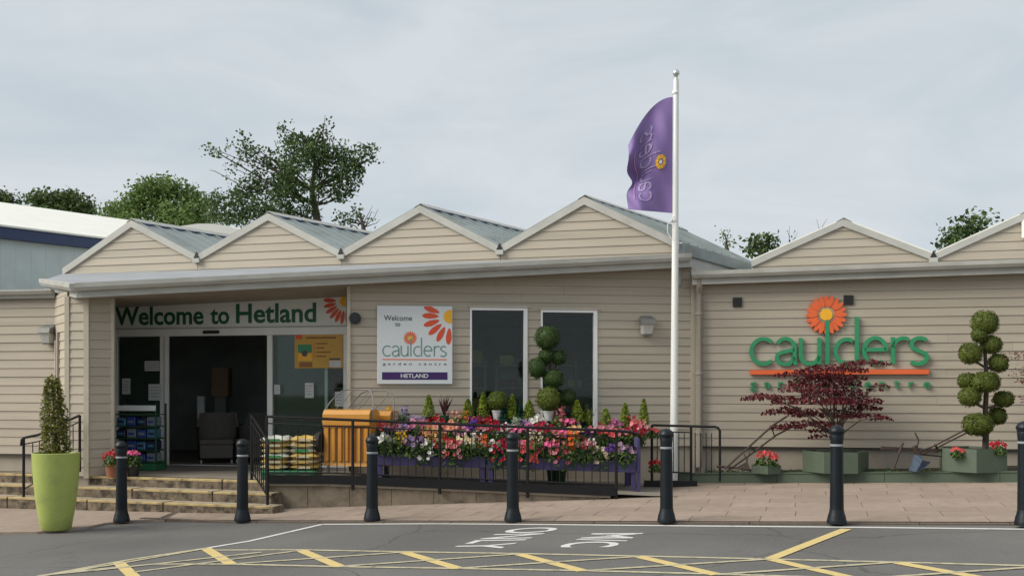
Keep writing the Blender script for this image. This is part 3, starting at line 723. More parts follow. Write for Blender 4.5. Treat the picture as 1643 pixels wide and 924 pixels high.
# ================================================================ BUILDINGS BEHIND
sh = thing('warehouse', 'grey clad warehouse with navy fascia and pale roof, behind at the left', 'building', (-15, 31, -.5))
e = Vector((.63, .777, 0)); nrm = Vector((-.777, .63, 0)); base = Vector((-15, 30, 0))
def SP(t, n_, z): p = base + e*t + nrm*n_; return (p.x, p.y, z)
t0, t1 = -9, 14; u = t0; k = 0
MB().prism([SP(t0,.02,-.7),SP(t1,.02,-.7),SP(t1,12,-.7),SP(t0,12,-.7)], [SP(t0,.02,6.1),SP(t1,.02,6.1),SP(t1,12,6.1),SP(t0,12,6.1)]).build('wall', M['shed'], sh)
while u < t1:
    MB().prism([SP(u+.0015,-.03,-.7),SP(u+.4485,-.03,-.7),SP(u+.4485,.0,-.7),SP(u+.0015,.0,-.7)], [SP(u+.0015,-.03,6.12),SP(u+.4485,-.03,6.12),SP(u+.4485,.0,6.12),SP(u+.0015,.0,6.12)]).build('wall_panel', M['shed'], sh); u += .45
MB().prism([SP(t0-.2,-.25,6.06),SP(t1,-.25,6.06),SP(t1,.1,6.06),SP(t0-.2,.1,6.06)], [SP(t0-.2,-.25,6.38),SP(t1,-.25,6.38),SP(t1,.1,6.38),SP(t0-.2,.1,6.38)]).build('fascia', M['navy'], sh)
MB().prism([SP(t0-.2,-.3,6.385),SP(t1,-.3,6.385),SP(t1,6,8.17),SP(t0-.2,6,8.17),], [SP(t0-.2,-.3,6.44),SP(t1,-.3,6.44),SP(t1,6,8.22),SP(t0-.2,6,8.22)]).build('roof', M['paleroof'], sh)
MB().prism([SP(t0-.2,6.01,8.17),SP(t1,6.01,8.17),SP(t1,12.3,6.4),SP(t0-.2,12.3,6.4)], [SP(t0-.2,6.01,8.22),SP(t1,6.01,8.22),SP(t1,12.3,6.45),SP(t0-.2,12.3,6.45)]).build('roof', M['paleroof'], sh)
tun = thing('polytunnel', 'white polytunnel roof showing between the first two gables', 'polytunnel', at(345, 600, 30))
c = at(337, 363, 30); prof = [(2.2*math.cos(R(a)), 1.5*math.sin(R(a))) for a in range(0, 181, 12)]
MB().prism([(c.x+a, 29.5, c.z-1.5+b) for a, b in prof] , [(c.x+a+3, 34, c.z-1.5+b) for a, b in prof]).build('cover', M['paleroof'], tun, smooth=True)
MB().box(c.x-2.15, c.x+2.15, 29.6, 30.0, -.75, c.z-1.49).build('end_wall', M['shed'], tun)
# ================================================================ SIGNS
def logo(pl, parent, x0, x1, zb, xh, wd, y, dep, mlet, flower, fr_, bar, mbar, mpet, npet=18, ring=None):
    for c, pts, fs in stroke_word('caulders', x0, x1, zb, xh, wd):
        extrude2d(pts, fs, lambda a, b: (a, y-dep, b), lambda a, b: (a, y, b)).build('letter', mlet, parent, frame=pl.M)
    fx, fz_ = flower
    if ring: plate(pl, disc2d(fx, fz_, fr_*.52), y, y-dep*.5, 'flower_ring', ring, parent)
    for k in range(npet):
        plate(pl, petal2d(fx, fz_, 90+360/npet*k, fr_*.40, fr_, fr_*.25), y, y-dep*(.9 if k % 2 else .7), 'petal', mpet, parent)
    plate(pl, disc2d(fx, fz_, fr_*.30), y, y-dep, 'flower_disc', M['yolk'], parent)
    if bar: plate(pl, [(x0,bar[0]),(x1,bar[0]),(x1,bar[1]),(x0,bar[1])], y, y-dep, 'bar', mbar, parent)
# big wall logo on the right wing
u0, _ = RWp.hit(1203, 585); u1, _ = RWp.hit(1489, 585); zb = RWp.z(1340, 585.5); xh = RWp.z(1340, 541)-zb
sg = thing('wall_logo_sign', 'large raised green caulders lettering with orange flower on the right wing', 'sign', RWp.w((u0+u1)/2, -.03, RWp.z(1340, 626)))
fx, fz_ = RWp.hit(1325, 505.5)
logo(RWp, sg, u0, u1, zb, xh, .063, -.03, .05, M['lgreen'], (fx, fz_), RWp.u(1358)-fx, (RWp.z(1340,600.5), RWp.z(1340,593)), M['orange'], M['orange'], 20, M['pline'])
zg0, zg1 = RWp.z(1340, 628), RWp.z(1340, 607.5)
word = 'garden centre'; step = (u1-u0)/12.35
for i, ch in enumerate(word):
    if ch == ' ': continue
    asc = .17 if ch in 'd' else .135 if ch == 't' else .105; desc = .05 if ch == 'g' else 0
    text_on(RWp, ch, u0+i*step, u0+i*step+(.085 if ch in 'rt' else .105), zg0+.055-desc, zg0+.055+asc, -.03, 'letter', M['lgreen'], sg, .03, .008)
# entrance sign
es = thing('entrance_sign', 'long pale sign reading Welcome to Hetland above the doors', 'sign', DPp.w(DPp.u(370), -.06, 2.75))
ea, eb = DPp.u(187), DPp.u(558)
MB().box(ea, eb, -.075, .035, 2.742, 3.30).build('panel', M['signgrey'], es, frame=DPp.M)
MB().box(ea, eb, -.085, -.075, 2.742, 2.762).build('edge_strip', M['gutter'], es, frame=DPp.M)
wx = DPp.u(190); words = [('Welcome', 188.5, 330, 522, 492), ('to', 341, 371, 520.5, 496), ('Hetland', 382, 510, 518.5, 487)]
for s_, pa, pb, yb, yt in words:
    ua, ub = DPp.u(pa), DPp.u(pb); pm = (pa+pb)/2
    text_on(DPp, s_, ua, ub, DPp.z(pm, yb), DPp.z(pm, yt), -.0755, 'lettering', M['green'], es, .008, .02, 1.0)
def quarter_flower(pl, parent, fx, fz_, r, y, ulim, zlim, m, angs, wd, dep=.004):
    for k, a in enumerate(angs):
        p = clip_poly(petal2d(fx, fz_, a, r*.42, r, r*wd), [(1,0,ulim),(0,1,zlim)])
        if len(p) > 2: plate(pl, p, y, y-dep, 'petal', m, parent)
    p = clip_poly(disc2d(fx, fz_, r*.24, 32), [(1,0,ulim),(0,1,zlim)])
    plate(pl, p, y, y-dep, 'flower_disc', M['yolk'], parent)
fx, fz_ = DPp.hit(556, 484)
quarter_flower(DPp, es, fx, fz_, .40, -.0755, eb-.004, 3.29, M['red'], [176,193,210,227,244,261,278], .19)
# square welcome board
wb = thing('welcome_board', 'square white welcome board with orange flower corner, beside the doors', 'sign', WWp.w(WWp.u(665), -.04, WWp.z(665, 616)))
a, zt_ = WWp.hit(605, 490.5); b, zb_ = WWp.hit(725.5, 616)
MB().bev(a, b, -.062, -.026, zb_, zt_, .004).build('panel', M['board'], wb, frame=WWp.M)
yy = -.0625
U = lambda px: WWp.u(px)
Z = lambda py: WWp.z(665, py)
text_on(WWp, 'Welcome', U(616), U(661), Z(515), Z(506.5), yy, 'lettering', M['ink'], wb, .003, .01)
text_on(WWp, 'to', U(634), U(642), Z(524), Z(518), yy, 'lettering', M['ink'], wb, .003, .01)
logo(WWp, wb, U(613.5), U(716.5), Z(572), Z(554.5)-Z(572), .020, yy, .003, M['sgreen'], (U(658), Z(542.5)), .112, (Z(577.5), Z(576)), M['orange'], M['orange'], 16, M['pline'])
text_on(WWp, 'garden centre', U(614), U(716), Z(587), Z(581.5), yy, 'lettering', M['lampgrey'], wb, .003, .012, 1.7)
plate(WWp, [(U(613),Z(609)),(U(717.5),Z(609)),(U(717.5),Z(597)),(U(613),Z(597))], yy, yy-.003, 'band', M['violetband'], wb)
text_on(WWp, 'HETLAND', U(643), U(687), Z(606), Z(599.5), yy-.0031, 'lettering', M['board'], wb, .002, .02)
quarter_flower(WWp, wb, U(722), Z(508), .46, yy, b-.006, zt_-.006, M['red'], [160,178,199,220,242,266], .21, .003)
# poster in the glazing
ps = thing('poster', 'yellow advertising poster in the window right of the doorway', 'poster', DPp.w(DPp.u(514), -.03, DPp.z(514, 590)))
a, b = DPp.u(475), DPp.u(552); z0, z1 = DPp.z(514, 590.5), DPp.z(514, 536.5)
MB().box(a, b, -.060, -.052, z0, z1).build('sheet', M['poster'], ps, frame=DPp.M)
def pr(fa, fb, ga, gb, m, y=-.0605, nm='print'):
    return plate(DPp, [(a+(b-a)*fa, z0+(z1-z0)*ga),(a+(b-a)*fb, z0+(z1-z0)*ga),(a+(b-a)*fb, z0+(z1-z0)*gb),(a+(b-a)*fa, z0+(z1-z0)*gb)], y, y-.0012, nm, M[m], ps)
pr(.07,.36,.45,.70,'lgreen'); pr(.07,.36,.22,.4499,'yolk'); pr(.10,.37,.03,.18,'brown'); pr(.02,.16,.86,.99,'red')
plate(DPp, disc2d(a+(b-a)*.21, z0+(z1-z0)*.44, .055), -.0618, -.0628, 'print', M['ink'], ps)
pr(.24,.86,.87,.93,'brown')
for k, ww in enumerate((.68,.62,.75,.66)):
    pr(.46,ww,.70-.125*k,.745-.125*k,'brown'); pr(.41,.435,.695-.125*k,.75-.125*k,'red')
pr(.72,.96,.03,.22,'paper'); pr(.72,.95,.24,.29,'ink')
# small notices stuck to the glass
for px0, px1, py0, py1, lab, yoff in ((197,210,607,632,'small white notice low on the left pane beside the cladding',-.016),(233,257,579,595,'wide white notice high on the left pane of the doors',-.016),(243,263,616,642,'square white notice on the left door frame',-.095),(490,504,614,638,'white notice in the middle of the right door pane',-.016),(441,450,617,632,'narrow notice at the left edge of the right pane',-.016),(538,551,628,652,'white notice low on the right pane above the orange carts',-.016)):
    u0_, zb2 = DPp.hit(px0, py1); u1_, zt2 = DPp.hit(px1, py0)
    o = thing('notice', lab, 'notice', DPp.w((u0_+u1_)/2, yoff, zb2), 0, 'paper notices on the entrance glass')
    MB().box(u0_, u1_, yoff-.004, yoff, zb2, zt2).build('paper', M['paper'], o, frame=DPp.M)
    for k in range(4):
        zz_ = zt2-(zt2-zb2)*(.18+.19*k); MB().box(u0_+.02, u1_-.02-.02*(k % 2), yoff-.0052, yoff-.0045, zz_-.008, zz_).build('print_line', M['lampgrey'], o, frame=DPp.M)
# wall lamps and sounder
def wall_lamp(pl, px, py, label, wd=.24):
    u, z = pl.hit(px, py); o = thing('wall_lamp', label, 'wall lamp', pl.w(u, -.05, z-.16), 0, 'bulkhead lamps on the walls')
    MB().bev(u-wd/2+.02, u+wd/2-.02, -.05, -.02, z-.02, z+.17, .01).build('back_plate', M['lampgrey'], o, frame=pl.M)
    h = MB(); h.prism([(u-wd/2,-.05,z+.02),(u+wd/2,-.05,z+.02),(u+wd/2,-.05,z+.14),(u-wd/2,-.05,z+.14)], [(u-wd/2,-.23,z+.02),(u+wd/2,-.23,z+.02),(u+wd/2,-.20,z+.10),(u-wd/2,-.20,z+.10)]); h.build('hood', M['lampgrey'], o, frame=pl.M)
    h = MB(); h.prism([(u-wd*.40,-.045,z-.14),(u+wd*.40,-.045,z-.14),(u+wd*.43,-.045,z+.018),(u-wd*.43,-.045,z+.018)], [(u-wd*.28,-.15,z-.14),(u+wd*.28,-.15,z-.14),(u+wd*.40,-.20,z+.018),(u-wd*.40,-.20,z+.018)]); h.build('diffuser', M['lampglass'], o, frame=pl.M)
    MB().box(u-wd*.3, u+wd*.3, -.14, -.05, z-.165, z-.142).build('base_cap', M['lampgrey'], o, frame=pl.M)
wall_lamp(WWp, 1036, 523, 'grey bulkhead lamp on the wall between window and flagpole')
wall_lamp(LWp, 82, 537, 'grey bulkhead lamp on the left wing wall behind the pillar', .22)
u, z = WWp.hit(570, 511); o = thing('alarm_sounder', 'round black sounder on the wall just right of the entrance sign', 'sounder', WWp.w(u, -.05, z-.09))
def disc_out(u, z, r, y0, y1, nm, m): return plate(WWp, disc2d(u, z, r, 20), y0, y1, nm, M[m], o)
disc_out(u, z, .095, -.02, -.09, 'housing', 'black'); disc_out(u, z, .055, -.09, -.11, 'cone', 'black')

# ================================================================ BOLLARDS
b0 = thing('bollard', 'x', 'bollard', (0,0,0), 0, 'cast iron bollards along the kerb')
local_part('base', MB().lathe([(0.1075,0),(0.1092,.03),(0.1025,.05),(0.0991,.075),(0.0840,.12),(0.0773,.16)], 24), M['bollard'], b0, True)
local_part('shaft', MB().lathe([(0.0769,.15),(0.0722,.5),(0.0680,.858)], 24), M['bollard'], b0, True)
rg = local_part('collar', MB().lathe([(0.0672,.856),(0.0756,.862),(0.0756,.878),(0.0697,.884)], 24), M['ring'], b0, True)
local_part('neck', MB().lathe([(0.0689,.882),(0.0714,.93),(0.0764,.975),(0.0739,.985),(0.0790,.995),(0.0806,1.012)], 24), M['bollard'], b0, True)
local_part('cap', MB().lathe([(0.0815,1.010),(0.0874,1.018),(0.0874,1.032),(0.0806,1.048),(0.0655,1.072),(0.0420,1.09),(0.0000,1.10)], 24), M['bollard'], b0, True)
bl = ['dark bollard farthest left, in front of the red flowers by the pillar', 'dark bollard in front of the open doorway and step railing', 'dark bollard in front of the orange carts', 'dark bollard in front of the middle of the flower bench', 'dark bollard beside the foot of the flagpole', 'dark bollard in front of the red maple', 'dark bollard cut by the right edge of the picture']
for i, (px, pb, h) in enumerate(((195,838,127),(389,837,134),(597,836,139),(823,837,145),(1069.5,838.5,151.5),(1342.5,841,160),(1645,844,166))):
    p = onground(px, pb-2, .028); rz = rr.uniform(0, 3)
    if i == 0: b0.matrix_basis = Matrix.Translation(p); b0['label'] = bl[0]
    else:
        c = dup(b0, p, bl[i], rz); c.matrix_basis = c.matrix_basis @ Matrix.Rotation(R(rr.uniform(-.5, .5)), 4, 'X')

# ================================================================ RAILINGS
def railing(name, label, base, top, balu, posts, rail_path, band=None, r=.021, low=.12, toprail=.10, parentgroup=None):
    """posts and balusters between two 3d polylines (base and handrail), sampled by a parameter 0..1"""
    root = thing(name, label, 'railing', base(posts[0]))
    if rail_path is None: rail_path = [top(t/24) for t in range(25)]
    MB().tube(rail_path, r, 8).build('handrail', M['rail'], root, smooth=True)
    for t in posts: MB().tube([base(t)-Vector((0,0,.12)), top(t)], .022, 8).build('post', M['rail'], root, smooth=True)
    n = 20; t0, t1 = posts[0], posts[-1]
    lowp = [base(t0+(t1-t0)*i/n)+Vector((0,0,low)) for i in range(n+1)]; upp = [top(t0+(t1-t0)*i/n)-Vector((0,0,toprail)) for i in range(n+1)]
    MB().tube(lowp, .013, 6).build('lower_rail', M['rail'], root, smooth=True)
    MB().tube(upp, .011, 6).build('upper_rail', M['rail'], root, smooth=True)
    for t in balu: MB().tube([base(t)+Vector((0,0,low)), top(t)-Vector((0,0,toprail))], .0075, 6).build('baluster', M['rail'], root, smooth=True)
    if band:
        y0, y1, z0, z1 = band; lo = []; n = 16; mb = MB()
        for i in range(n):
            p, q = base(t0+(t1-t0)*i/n), base(t0+(t1-t0)*(i+1)/n)
            mb.prism([p+Vector((0,y0,z0)), q+Vector((0,y0,z0)), q+Vector((0,y1,z0)), p+Vector((0,y1,z0))], [p+Vector((0,y0,z1)), q+Vector((0,y0,z1)), q+Vector((0,y1,z1)), p+Vector((0,y1,z1))])
        mb.build('kick_board', M['rail'], root)
    return root
rx0, rx1 = -3.60, 1.50
fy = lambda x: 14.995 - .058*(x+3.1)
rb = lambda t: Vector((rx0+(rx1-rx0)*t, fy(rx0+(rx1-rx0)*t), rampz(rx0+(rx1-rx0)*t)+.02))
rt = lambda t: Vector((rx0+(rx1-rx0)*t, fy(rx0+(rx1-rx0)*t), 1.258 - .20*t))
path = [rt(t/20) for t in range(21)]; e_ = path[-1]
path += [e_+Vector((.22,.02,-.02)), e_+Vector((.32,.06,-.05)), e_+Vector((.37,.10,-.12)), e_+Vector((.38,.12,-.22))]
nb = 44
railing('ramp_railing', 'long black railing with thin balusters in front of the flower bench', rb, rt, [i/nb for i in range(1, nb) if min(abs(i/nb-p) for p in (0,.25,.5,.75,1)) > .01], [0,.25,.5,.75,1.0], path, (-.03,.012,-.04,.085), .02)
# short railing behind the flagpole
ra, rb_ = at(1046, 768, 16.35), at(1155, 772, 16.1)
sb_ = lambda t: Vector((ra.x+(rb_.x-ra.x)*t, ra.y+(rb_.y-ra.y)*t, ra.z+(rb_.z-ra.z)*t))
st_ = lambda t: Vector((sb_(t).x, sb_(t).y, 1.085-.02*t))
pth = [st_(t/8*.93) for t in range(9)] + [st_(.975)-Vector((0,0,.015)), st_(1.0)-Vector((0,0,.06)), st_(1.0)-Vector((0,0,.3)), sb_(1.0)]
rr_ = railing('side_railing', 'short black railing with rounded end behind the flagpole', sb_, st_, [.08*i for i in range(1, 12) if i != 7], [0,.58], pth, None, .02)
MB().box(ra.x-.15, sb_(.66).x, 16.12, 16.2, gz(2.6)-.02, gz(2.6)+.125).build('kick_board', M['rail'], rr_)
# stair railings
a_, b_ = Vector((-3.92,15.42,.30)), Vector((-3.50,14.66,.005))
sb2 = lambda t: a_.lerp(b_, t)
st2 = lambda t: sb2(t)+Vector((0,0,.96+(-.04)*t))
pth = [st2(-.0)+Vector((-.01,.02,-.0))]+[st2(t/6) for t in range(1, 7)]+[st2(1)+Vector((.02,-.05,-.06)), st2(1)+Vector((.02,-.05,-.16))]
railing('step_railing', 'short black stair railing at the right end of the steps', sb2, st2, [.12,.25,.38,.5,.62,.75,.88], [0,1], pth, None, .02)
a3, b3 = at(128, 744, 15.86), at(38, 797, 15.72)
sb3 = lambda t: a3.lerp(b3, t)
def st3(t):
    p = sb3(t); pts = [(0, at(126,666,15.86).z), (.25, at(104,676,15.83).z), (.72, at(63,697,15.76).z), (1, at(40,702,15.72).z)]
    for (t0_, z0_), (t1_, z1_) in zip(pts, pts[1:]):
        if t0_ <= t <= t1_: return Vector((p.x, p.y, z0_+(z1_-z0_)*(t-t0_)/(t1_-t0_)))
    return Vector((p.x, p.y, pts[-1][1]))
pth = [st3(t/12) for t in range(13)] + [st3(1)+Vector((-.03,0,-.03)), st3(1)+Vector((-.04,0,-.12))]
railing('step_railing', 'black stair railing behind the lime green pot', sb3, st3, [.12*i for i in range(1, 8)], [0,1], pth, None, .02)

# ================================================================ FLAGPOLE AND FLAG
fpY = 16.68; p0 = at(1081, 757, fpY); p1 = at(1085, 128, fpY)
fp = thing('flagpole', 'tall white flagpole with ball finial in front of the wing corner', 'flagpole', p0)
n = 10; MB().tube([p0.lerp(p1, i/n)-Vector((0,0,.25 if i == 0 else 0)) for i in range(n+1)], [.066-.022*i/n for i in range(n+1)], 16).build('pole', M['pole'], fp, smooth=True)
MB().lathe([(.0,0),(.03,.005),(.03,.03),(.018,.04),(.04,.06),(.058,.095),(.052,.13),(.03,.155),(.0,.165)], 16, tuple(p1)).build('finial', M['chrome'], fp, smooth=True)
MB().lathe([(.047,0),(.055,.01),(.055,.05),(.047,.06)], 14, tuple(at(1084, 152, fpY))).build('truck', M['alu'], fp, smooth=True)
cl = at(1080, 348, fpY); MB().tube([cl+Vector((.0,-.06,0)), cl+Vector((-.03,-.06,-.04)), cl+Vector((-.10,-.06,-.14)), cl+Vector((-.10,-.06,-.26)), cl+Vector((-.04,-.06,-.36))], .008, 6).build('halyard', M['pole'], fp, smooth=True)
MB().lathe([(.06,0),(.064,.004),(.064,.03),(.06,.034)], 14, tuple(at(1081.5, 356, fpY))).build('weight_ring', M['alu'], fp, smooth=True)
edgeL = [(0,1078),(.10,1054),(.22,1032),(.34,1017),(.46,1009),(.56,1006.5),(.66,1010),(.78,1007),(.90,1005.5),(1.0,1009)]
def flag_pt(s_, t):                                # s 0 at the pole .. 1 free edge ; t 0 top .. 1 bottom
    dn = s_*.98
    py = 156 + (342-156)*t + (1-t)*78*(s_**2.0) - 6*t*s_
    px = 1079.5 + 2.5*(-t)*.4 - 73.5*s_*(1-.16*math.exp(-((t-.58)/.12)**2)*s_)
    px += 3.0*s_*math.sin(t*7.0+.6)
    fold = .10*math.sin(s_*5.5 - t*5.0)*s_ + .07*math.sin(t*9+s_*3)*s_ + .05*s_*math.sin((s_+t)*14)
    return at(px, py, fpY - .02 + fold)
fg = thing('flag', 'purple caulders flag with faint lettering hanging from the flagpole', 'flag', at(1045, 342, fpY))
nu, nv = 26, 44; vs = [flag_pt(i/nu, j/nv) for j in range(nv+1) for i in range(nu+1)]
fs = [(j*(nu+1)+i, j*(nu+1)+i+1, (j+1)*(nu+1)+i+1, (j+1)*(nu+1)+i) for j in range(nv) for i in range(nu)]
fm = MB().add(vs, fs); k0 = len(vs)
fm.add([v+Vector((0,.006,0)) for v in vs], [f[::-1] for f in fs])
o = fm.build('cloth', M['flagcloth'], fg, smooth=True)
def on_flag(s_, t): return flag_pt(s_, t)+Vector((0,-.013,0))
def flag_print(pts, fs, fn, m):
    MB().add([on_flag(*fn(*p)) for p in pts], fs).build('print', m, fg)
for c, pts, fs_ in stroke_word('caulders', 0, 1, 0, .09, .014):   # seen from behind: reads upwards, tops to the pole
    flag_print(pts, fs_, lambda x, y: (.74 - y*3.1, .90 - x*.74), M['flaglilac'])
pts, fs_ = ribbon([(x/24, 0) for x in range(25)], .011); flag_print(pts, fs_, lambda x, y: (.84 - y*1.6, .86 - x*.60), M['flagpink'])
for k in range(16):
    p = petal2d(0, 0, 22.5*k, .4, 1.0, .36); flag_print(p, [tuple(range(len(p)))], lambda x, y: (.26+x*.125, .55+y*.068), M['yolk'] if k % 2 else M['poster'])
p = disc2d(0, 0, .28); flag_print(p, [tuple(range(len(p)))], lambda x, y: (.26+x*.125, .55+y*.068), M['board'])

# ================================================================ LIME POT, TROLLEYS, BAGS, RACK
pot_p = onground(90, 849, .03)
pt = thing('tall_pot', 'tall lime green plastic pot holding a conifer, beside the steps', 'pot', pot_p)
local_part('body', MB().lathe([(.0,0),(.165,0),(.185,.02),(.215,.18),(.245,.38),(.268,.6),(.282,.8),(.290,.965),(.292,.985),(.276,.990),(.262,.975),(.25,.90),(.0,.90)], 40), M['lime'], pt, True)
local_part('soil', MB().lathe([(.0,.902),(.252,.902),(.252,.93),(.0,.94)], 24), M['soil'], pt)
# orange carts
def cart(loc, rot, label):
    c = thing('garden_cart', label, 'cart', loc, rot, 'orange plastic carts with tube handles')
    w_, h_, d_ = .76, .96, .40
    b = MB()                                        # bin body: ribbed front, rolled lid
    prof = [(0,.10),(.02,.16),(.02,h_*.72),(-.03,h_*.75),(-.03,h_*.92),(.02,h_*.985),(.12,h_),(.30,h_-.01),(.40,h_-.06),(.40,.10)]
    b.prism([(-w_/2, y_, z_) for y_, z_ in prof], [(w_/2, y_, z_) for y_, z_ in prof]); body = local_part('tub', b, M['amber'], c, True)
    for k in range(7):
        x = -w_/2+.06+k*(w_-.12)/6; local_part('rib', MB().bev(x-.028, x+.028, -.012, .03, .17, h_*.70, .006), M['amber'], c, False, body)
    local_part('seam', MB().box(-w_/2-.002, w_/2+.002, -.008, .03, h_*.712, h_*.728), M['brown'], c, False, body)
    for sg in (-1, 1):
        local_part('wheel', MB().prism([(sg*(w_/2+.03), .02+.15*math.cos(a*.314), .46+.15*math.sin(a*.314)) for a in range(20)], [(sg*(w_/2+.10), .02+.15*math.cos(a*.314), .46+.15*math.sin(a*.314)) for a in range(20)]), M['tyre'], c)
        local_part('leg', MB().tube([(sg*w_*.42, .05, 0), (sg*w_*.42, .05, .14)], .02, 8), M['lampgrey'], c)
    hp = [(-w_/2-.02,.02,h_*.78),(-w_/2-.02,.06,h_*.95),(-w_/2+.02,.2,h_+.10),(-w_/2+.12,.36,h_+.26),(-w_/2+.2,.40,h_+.30),(w_/2-.2,.40,h_+.30),(w_/2-.12,.36,h_+.26),(w_/2-.02,.2,h_+.10),(w_/2+.02,.06,h_*.95),(w_/2+.02,.02,h_*.78)]
    local_part('handle', MB().tube(hp, .011, 8), M['lampgrey'], c, True)
    for sx in (-.12, .16): local_part('stay', MB().tube([(sx-.1,.05,h_*.98),(sx,.2,h_+.12),(sx+.06,.40,h_+.30)], .006, 6), M['lampgrey'], c, True)
    return c
cart(at(556, 758, 15.52)+Vector((0,0,0)), R(-14), 'orange ribbed cart with chrome handle nearest the compost bags')
cart(at(590, 757, 15.95), R(-14), 'orange ribbed cart tucked behind, touching the flower bench')
# compost bags on a green tray
tr0 = at(468, 752, 15.75)
ct = thing('bag_tray', 'green plastic pallet tray under the compost bags', 'tray', (tr0.x, 15.8, .297))
local_part('deck', MB().bev(-.42,.42,-.33,.33,.07,.13,.015), mat('tray_green', (.045,.20,.10), .45, .1), ct)
for sx in (-.36, 0, .36): local_part('runner', MB().bev(sx-.045,sx+.045,-.32,.32,0,.068,.01), bpy.data.materials['tray_green'], ct)
bagm = [mat('bag_cream', (.62,.55,.36), .4, .12, 8), mat('bag_yellow', (.60,.42,.13), .4, .15, 8), mat('bag_green', (.05,.30,.09), .4, .15, 8), mat('bag_white', (.66,.66,.58), .4, .1, 8)]
def bag_mesh(w_, d_, h_):
    mb = MB(); n, m_ = 12, 8; vs = []
    for s_ in (1, -1):
        for j in range(m_+1):
            for i in range(n+1):
                a, b = i/n*2-1, j/m_*2-1; q = max(0, (1-a**4)*(1-b**4))**.45
                wob = .012*math.sin(a*7+b*4+s_)
                vs.append((a*w_/2, b*d_/2, h_/2 + s_*(h_/2*q) + wob*q))
    fs = []
    for k in range(2):
        o_ = k*(n+1)*(m_+1)
        for j in range(m_):
            for i in range(n):
                f = (o_+j*(n+1)+i, o_+j*(n+1)+i+1, o_+(j+1)*(n+1)+i+1, o_+(j+1)*(n+1)+i); fs.append(f if k == 0 else f[::-1])
    return mb.add(vs, fs)
names = ['bottom', 'second', 'third', 'fourth', 'fifth', 'top']
for col_, cx in enumerate((-.215, .215)):
    for k in range(6):
        mi = [(0,1,3,0,1,3),(1,0,1,3,0,1)][col_][k]; cn = ['cream','yellow','green','white'][mi]
        o = thing('compost_bag', f'{cn} compost bag, {names[k]} of the {"left" if col_ == 0 else "right"} stack behind the railing', 'bag', (tr0.x+cx+rr.uniform(-.02,.02), 15.8+rr.uniform(-.03,.03), .297+.13+.083*k), R(rr.uniform(-4,4)), 'compost bags stacked on the tray')
        local_part('sack', bag_mesh(.43, .62, .098), bagm[mi], o, True)
        local_part('print_panel', MB().box(-.10,.10,-.313,-.302,.030,.066), bagm[[1,0,3,2][mi]], o)
# rack of blue packs left of the doors
rk = DPp.w(DPp.u(223), -.62, .30)
rk = at(225, 742, 17.3); rk.z = .298
rack = thing('display_rack', 'dark green wire display rack of blue packs left of the doorway', 'rack', rk, R(-8))
for sx in (-.37, .37):
    for sy in (-.17, .17): local_part('upright', MB().box(sx-.012, sx+.012, sy-.012, sy+.012, 0, 1.12), M['greenpot'], rack)
for k in range(5): local_part('shelf', MB().box(-.38, .38, -.19, .19, .13+.2*k, .145+.2*k), M['greenpot'], rack)
local_part('header', MB().bev(-.37,.37,-.192,-.178,1.0,1.09,.003), M['paper'], rack)
local_part('plinth', MB().bev(-.37,.37,-.2,.19,.0,.12,.01), mat('rack_green', (.015,.12,.045), .5, .1), rack)
pkm = [mat('pack_blue', (.02,.05,.22), .4, .15, 8), mat('pack_teal', (.05,.15,.24), .4, .15, 8), mat('pack_grey', (.16,.19,.22), .4, .1, 8), mat('pack_navy', (.012,.016,.05), .4, .1)]
lv = ['lowest','second','third','fourth']; cn_ = ['blue','teal','grey','navy']; pos_ = ['far left','inner left','inner right','far right']
for k in range(4):
    for j in range(4):
        mi = [(3,1,0,2),(2,0,1,3),(3,2,0,1),(1,0,3,2)][k][j]
        loc = WM[rack.name] @ Vector((-.27+.18*j, -.04, .146+.2*k))
        o = thing('product_pack', f'{cn_[mi]} pack at the {pos_[j]} of the {lv[k]} shelf of the display rack', 'pack', loc, R(-8+rr.uniform(-5,5)), 'packs on the display rack')
        local_part('carton', MB().bev(-.078,.078,-.11,.11,0,.135+.02*(j % 2),.012), pkm[mi], o); local_part('label_panel', MB().box(-.05,.05,-.1125,-.1105,.05,.09), pkm[(mi+2) % 4 if mi != 0 else 2], o)
# furniture inside the doorway
wick = mat('grey_wicker', (.10,.092,.085), .8, .3, 60, .6, 120)
def armchair(loc, rot, label):
    c = thing('wicker_armchair', label, 'armchair', loc, rot, 'wicker armchairs inside the doorway')
    local_part('seat', MB().bev(-.30,.30,-.28,.28,.34,.44,.02), wick, c)
    b = MB(); bk = [(.34*math.cos(R(a)), .30*math.sin(R(a))) for a in range(-10, 191, 20)]
    b.add([(x,y_,.05) for x,y_ in bk]+[(x*1.12,y_*1.15,.92 if 30 < i*20 < 170 else .66) for i,(x,y_) in enumerate(bk)]+[(x*.92,y_*.92,.05) for x,y_ in bk]+[(x*1.02,y_*1.05,.92 if 30 < i*20 < 170 else .66) for i,(x,y_) in enumerate(bk)], [])
    n_ = len(bk)
    for i in range(n_-1): b.f += [(i,i+1,n_+i+1,n_+i), (2*n_+i+1,2*n_+i,3*n_+i,3*n_+i+1), (n_+i,n_+i+1,3*n_+i+1,3*n_+i)]
    local_part('back', b, wick, c, True)
    local_part('front_skirt', MB().bev(-.29,.29,-.28,-.26,.10,.34,.01), wick, c)
    for sx in (-.27,.27): local_part('foot', MB().tube([(sx,-.25,0),(sx,-.25,.07)], .022, 8), M['chrome'], c)
    return c
armchair((-5.45,18.95,.302), R(12), 'grey wicker armchair just inside the open doors at the left'); armchair((-4.75,19.1,.302), R(-20), 'grey wicker armchair just inside the open doors at the right')
o = thing('wicker_table', 'low dark table between the armchairs inside the doorway', 'table', (-5.15,19.9,.302))
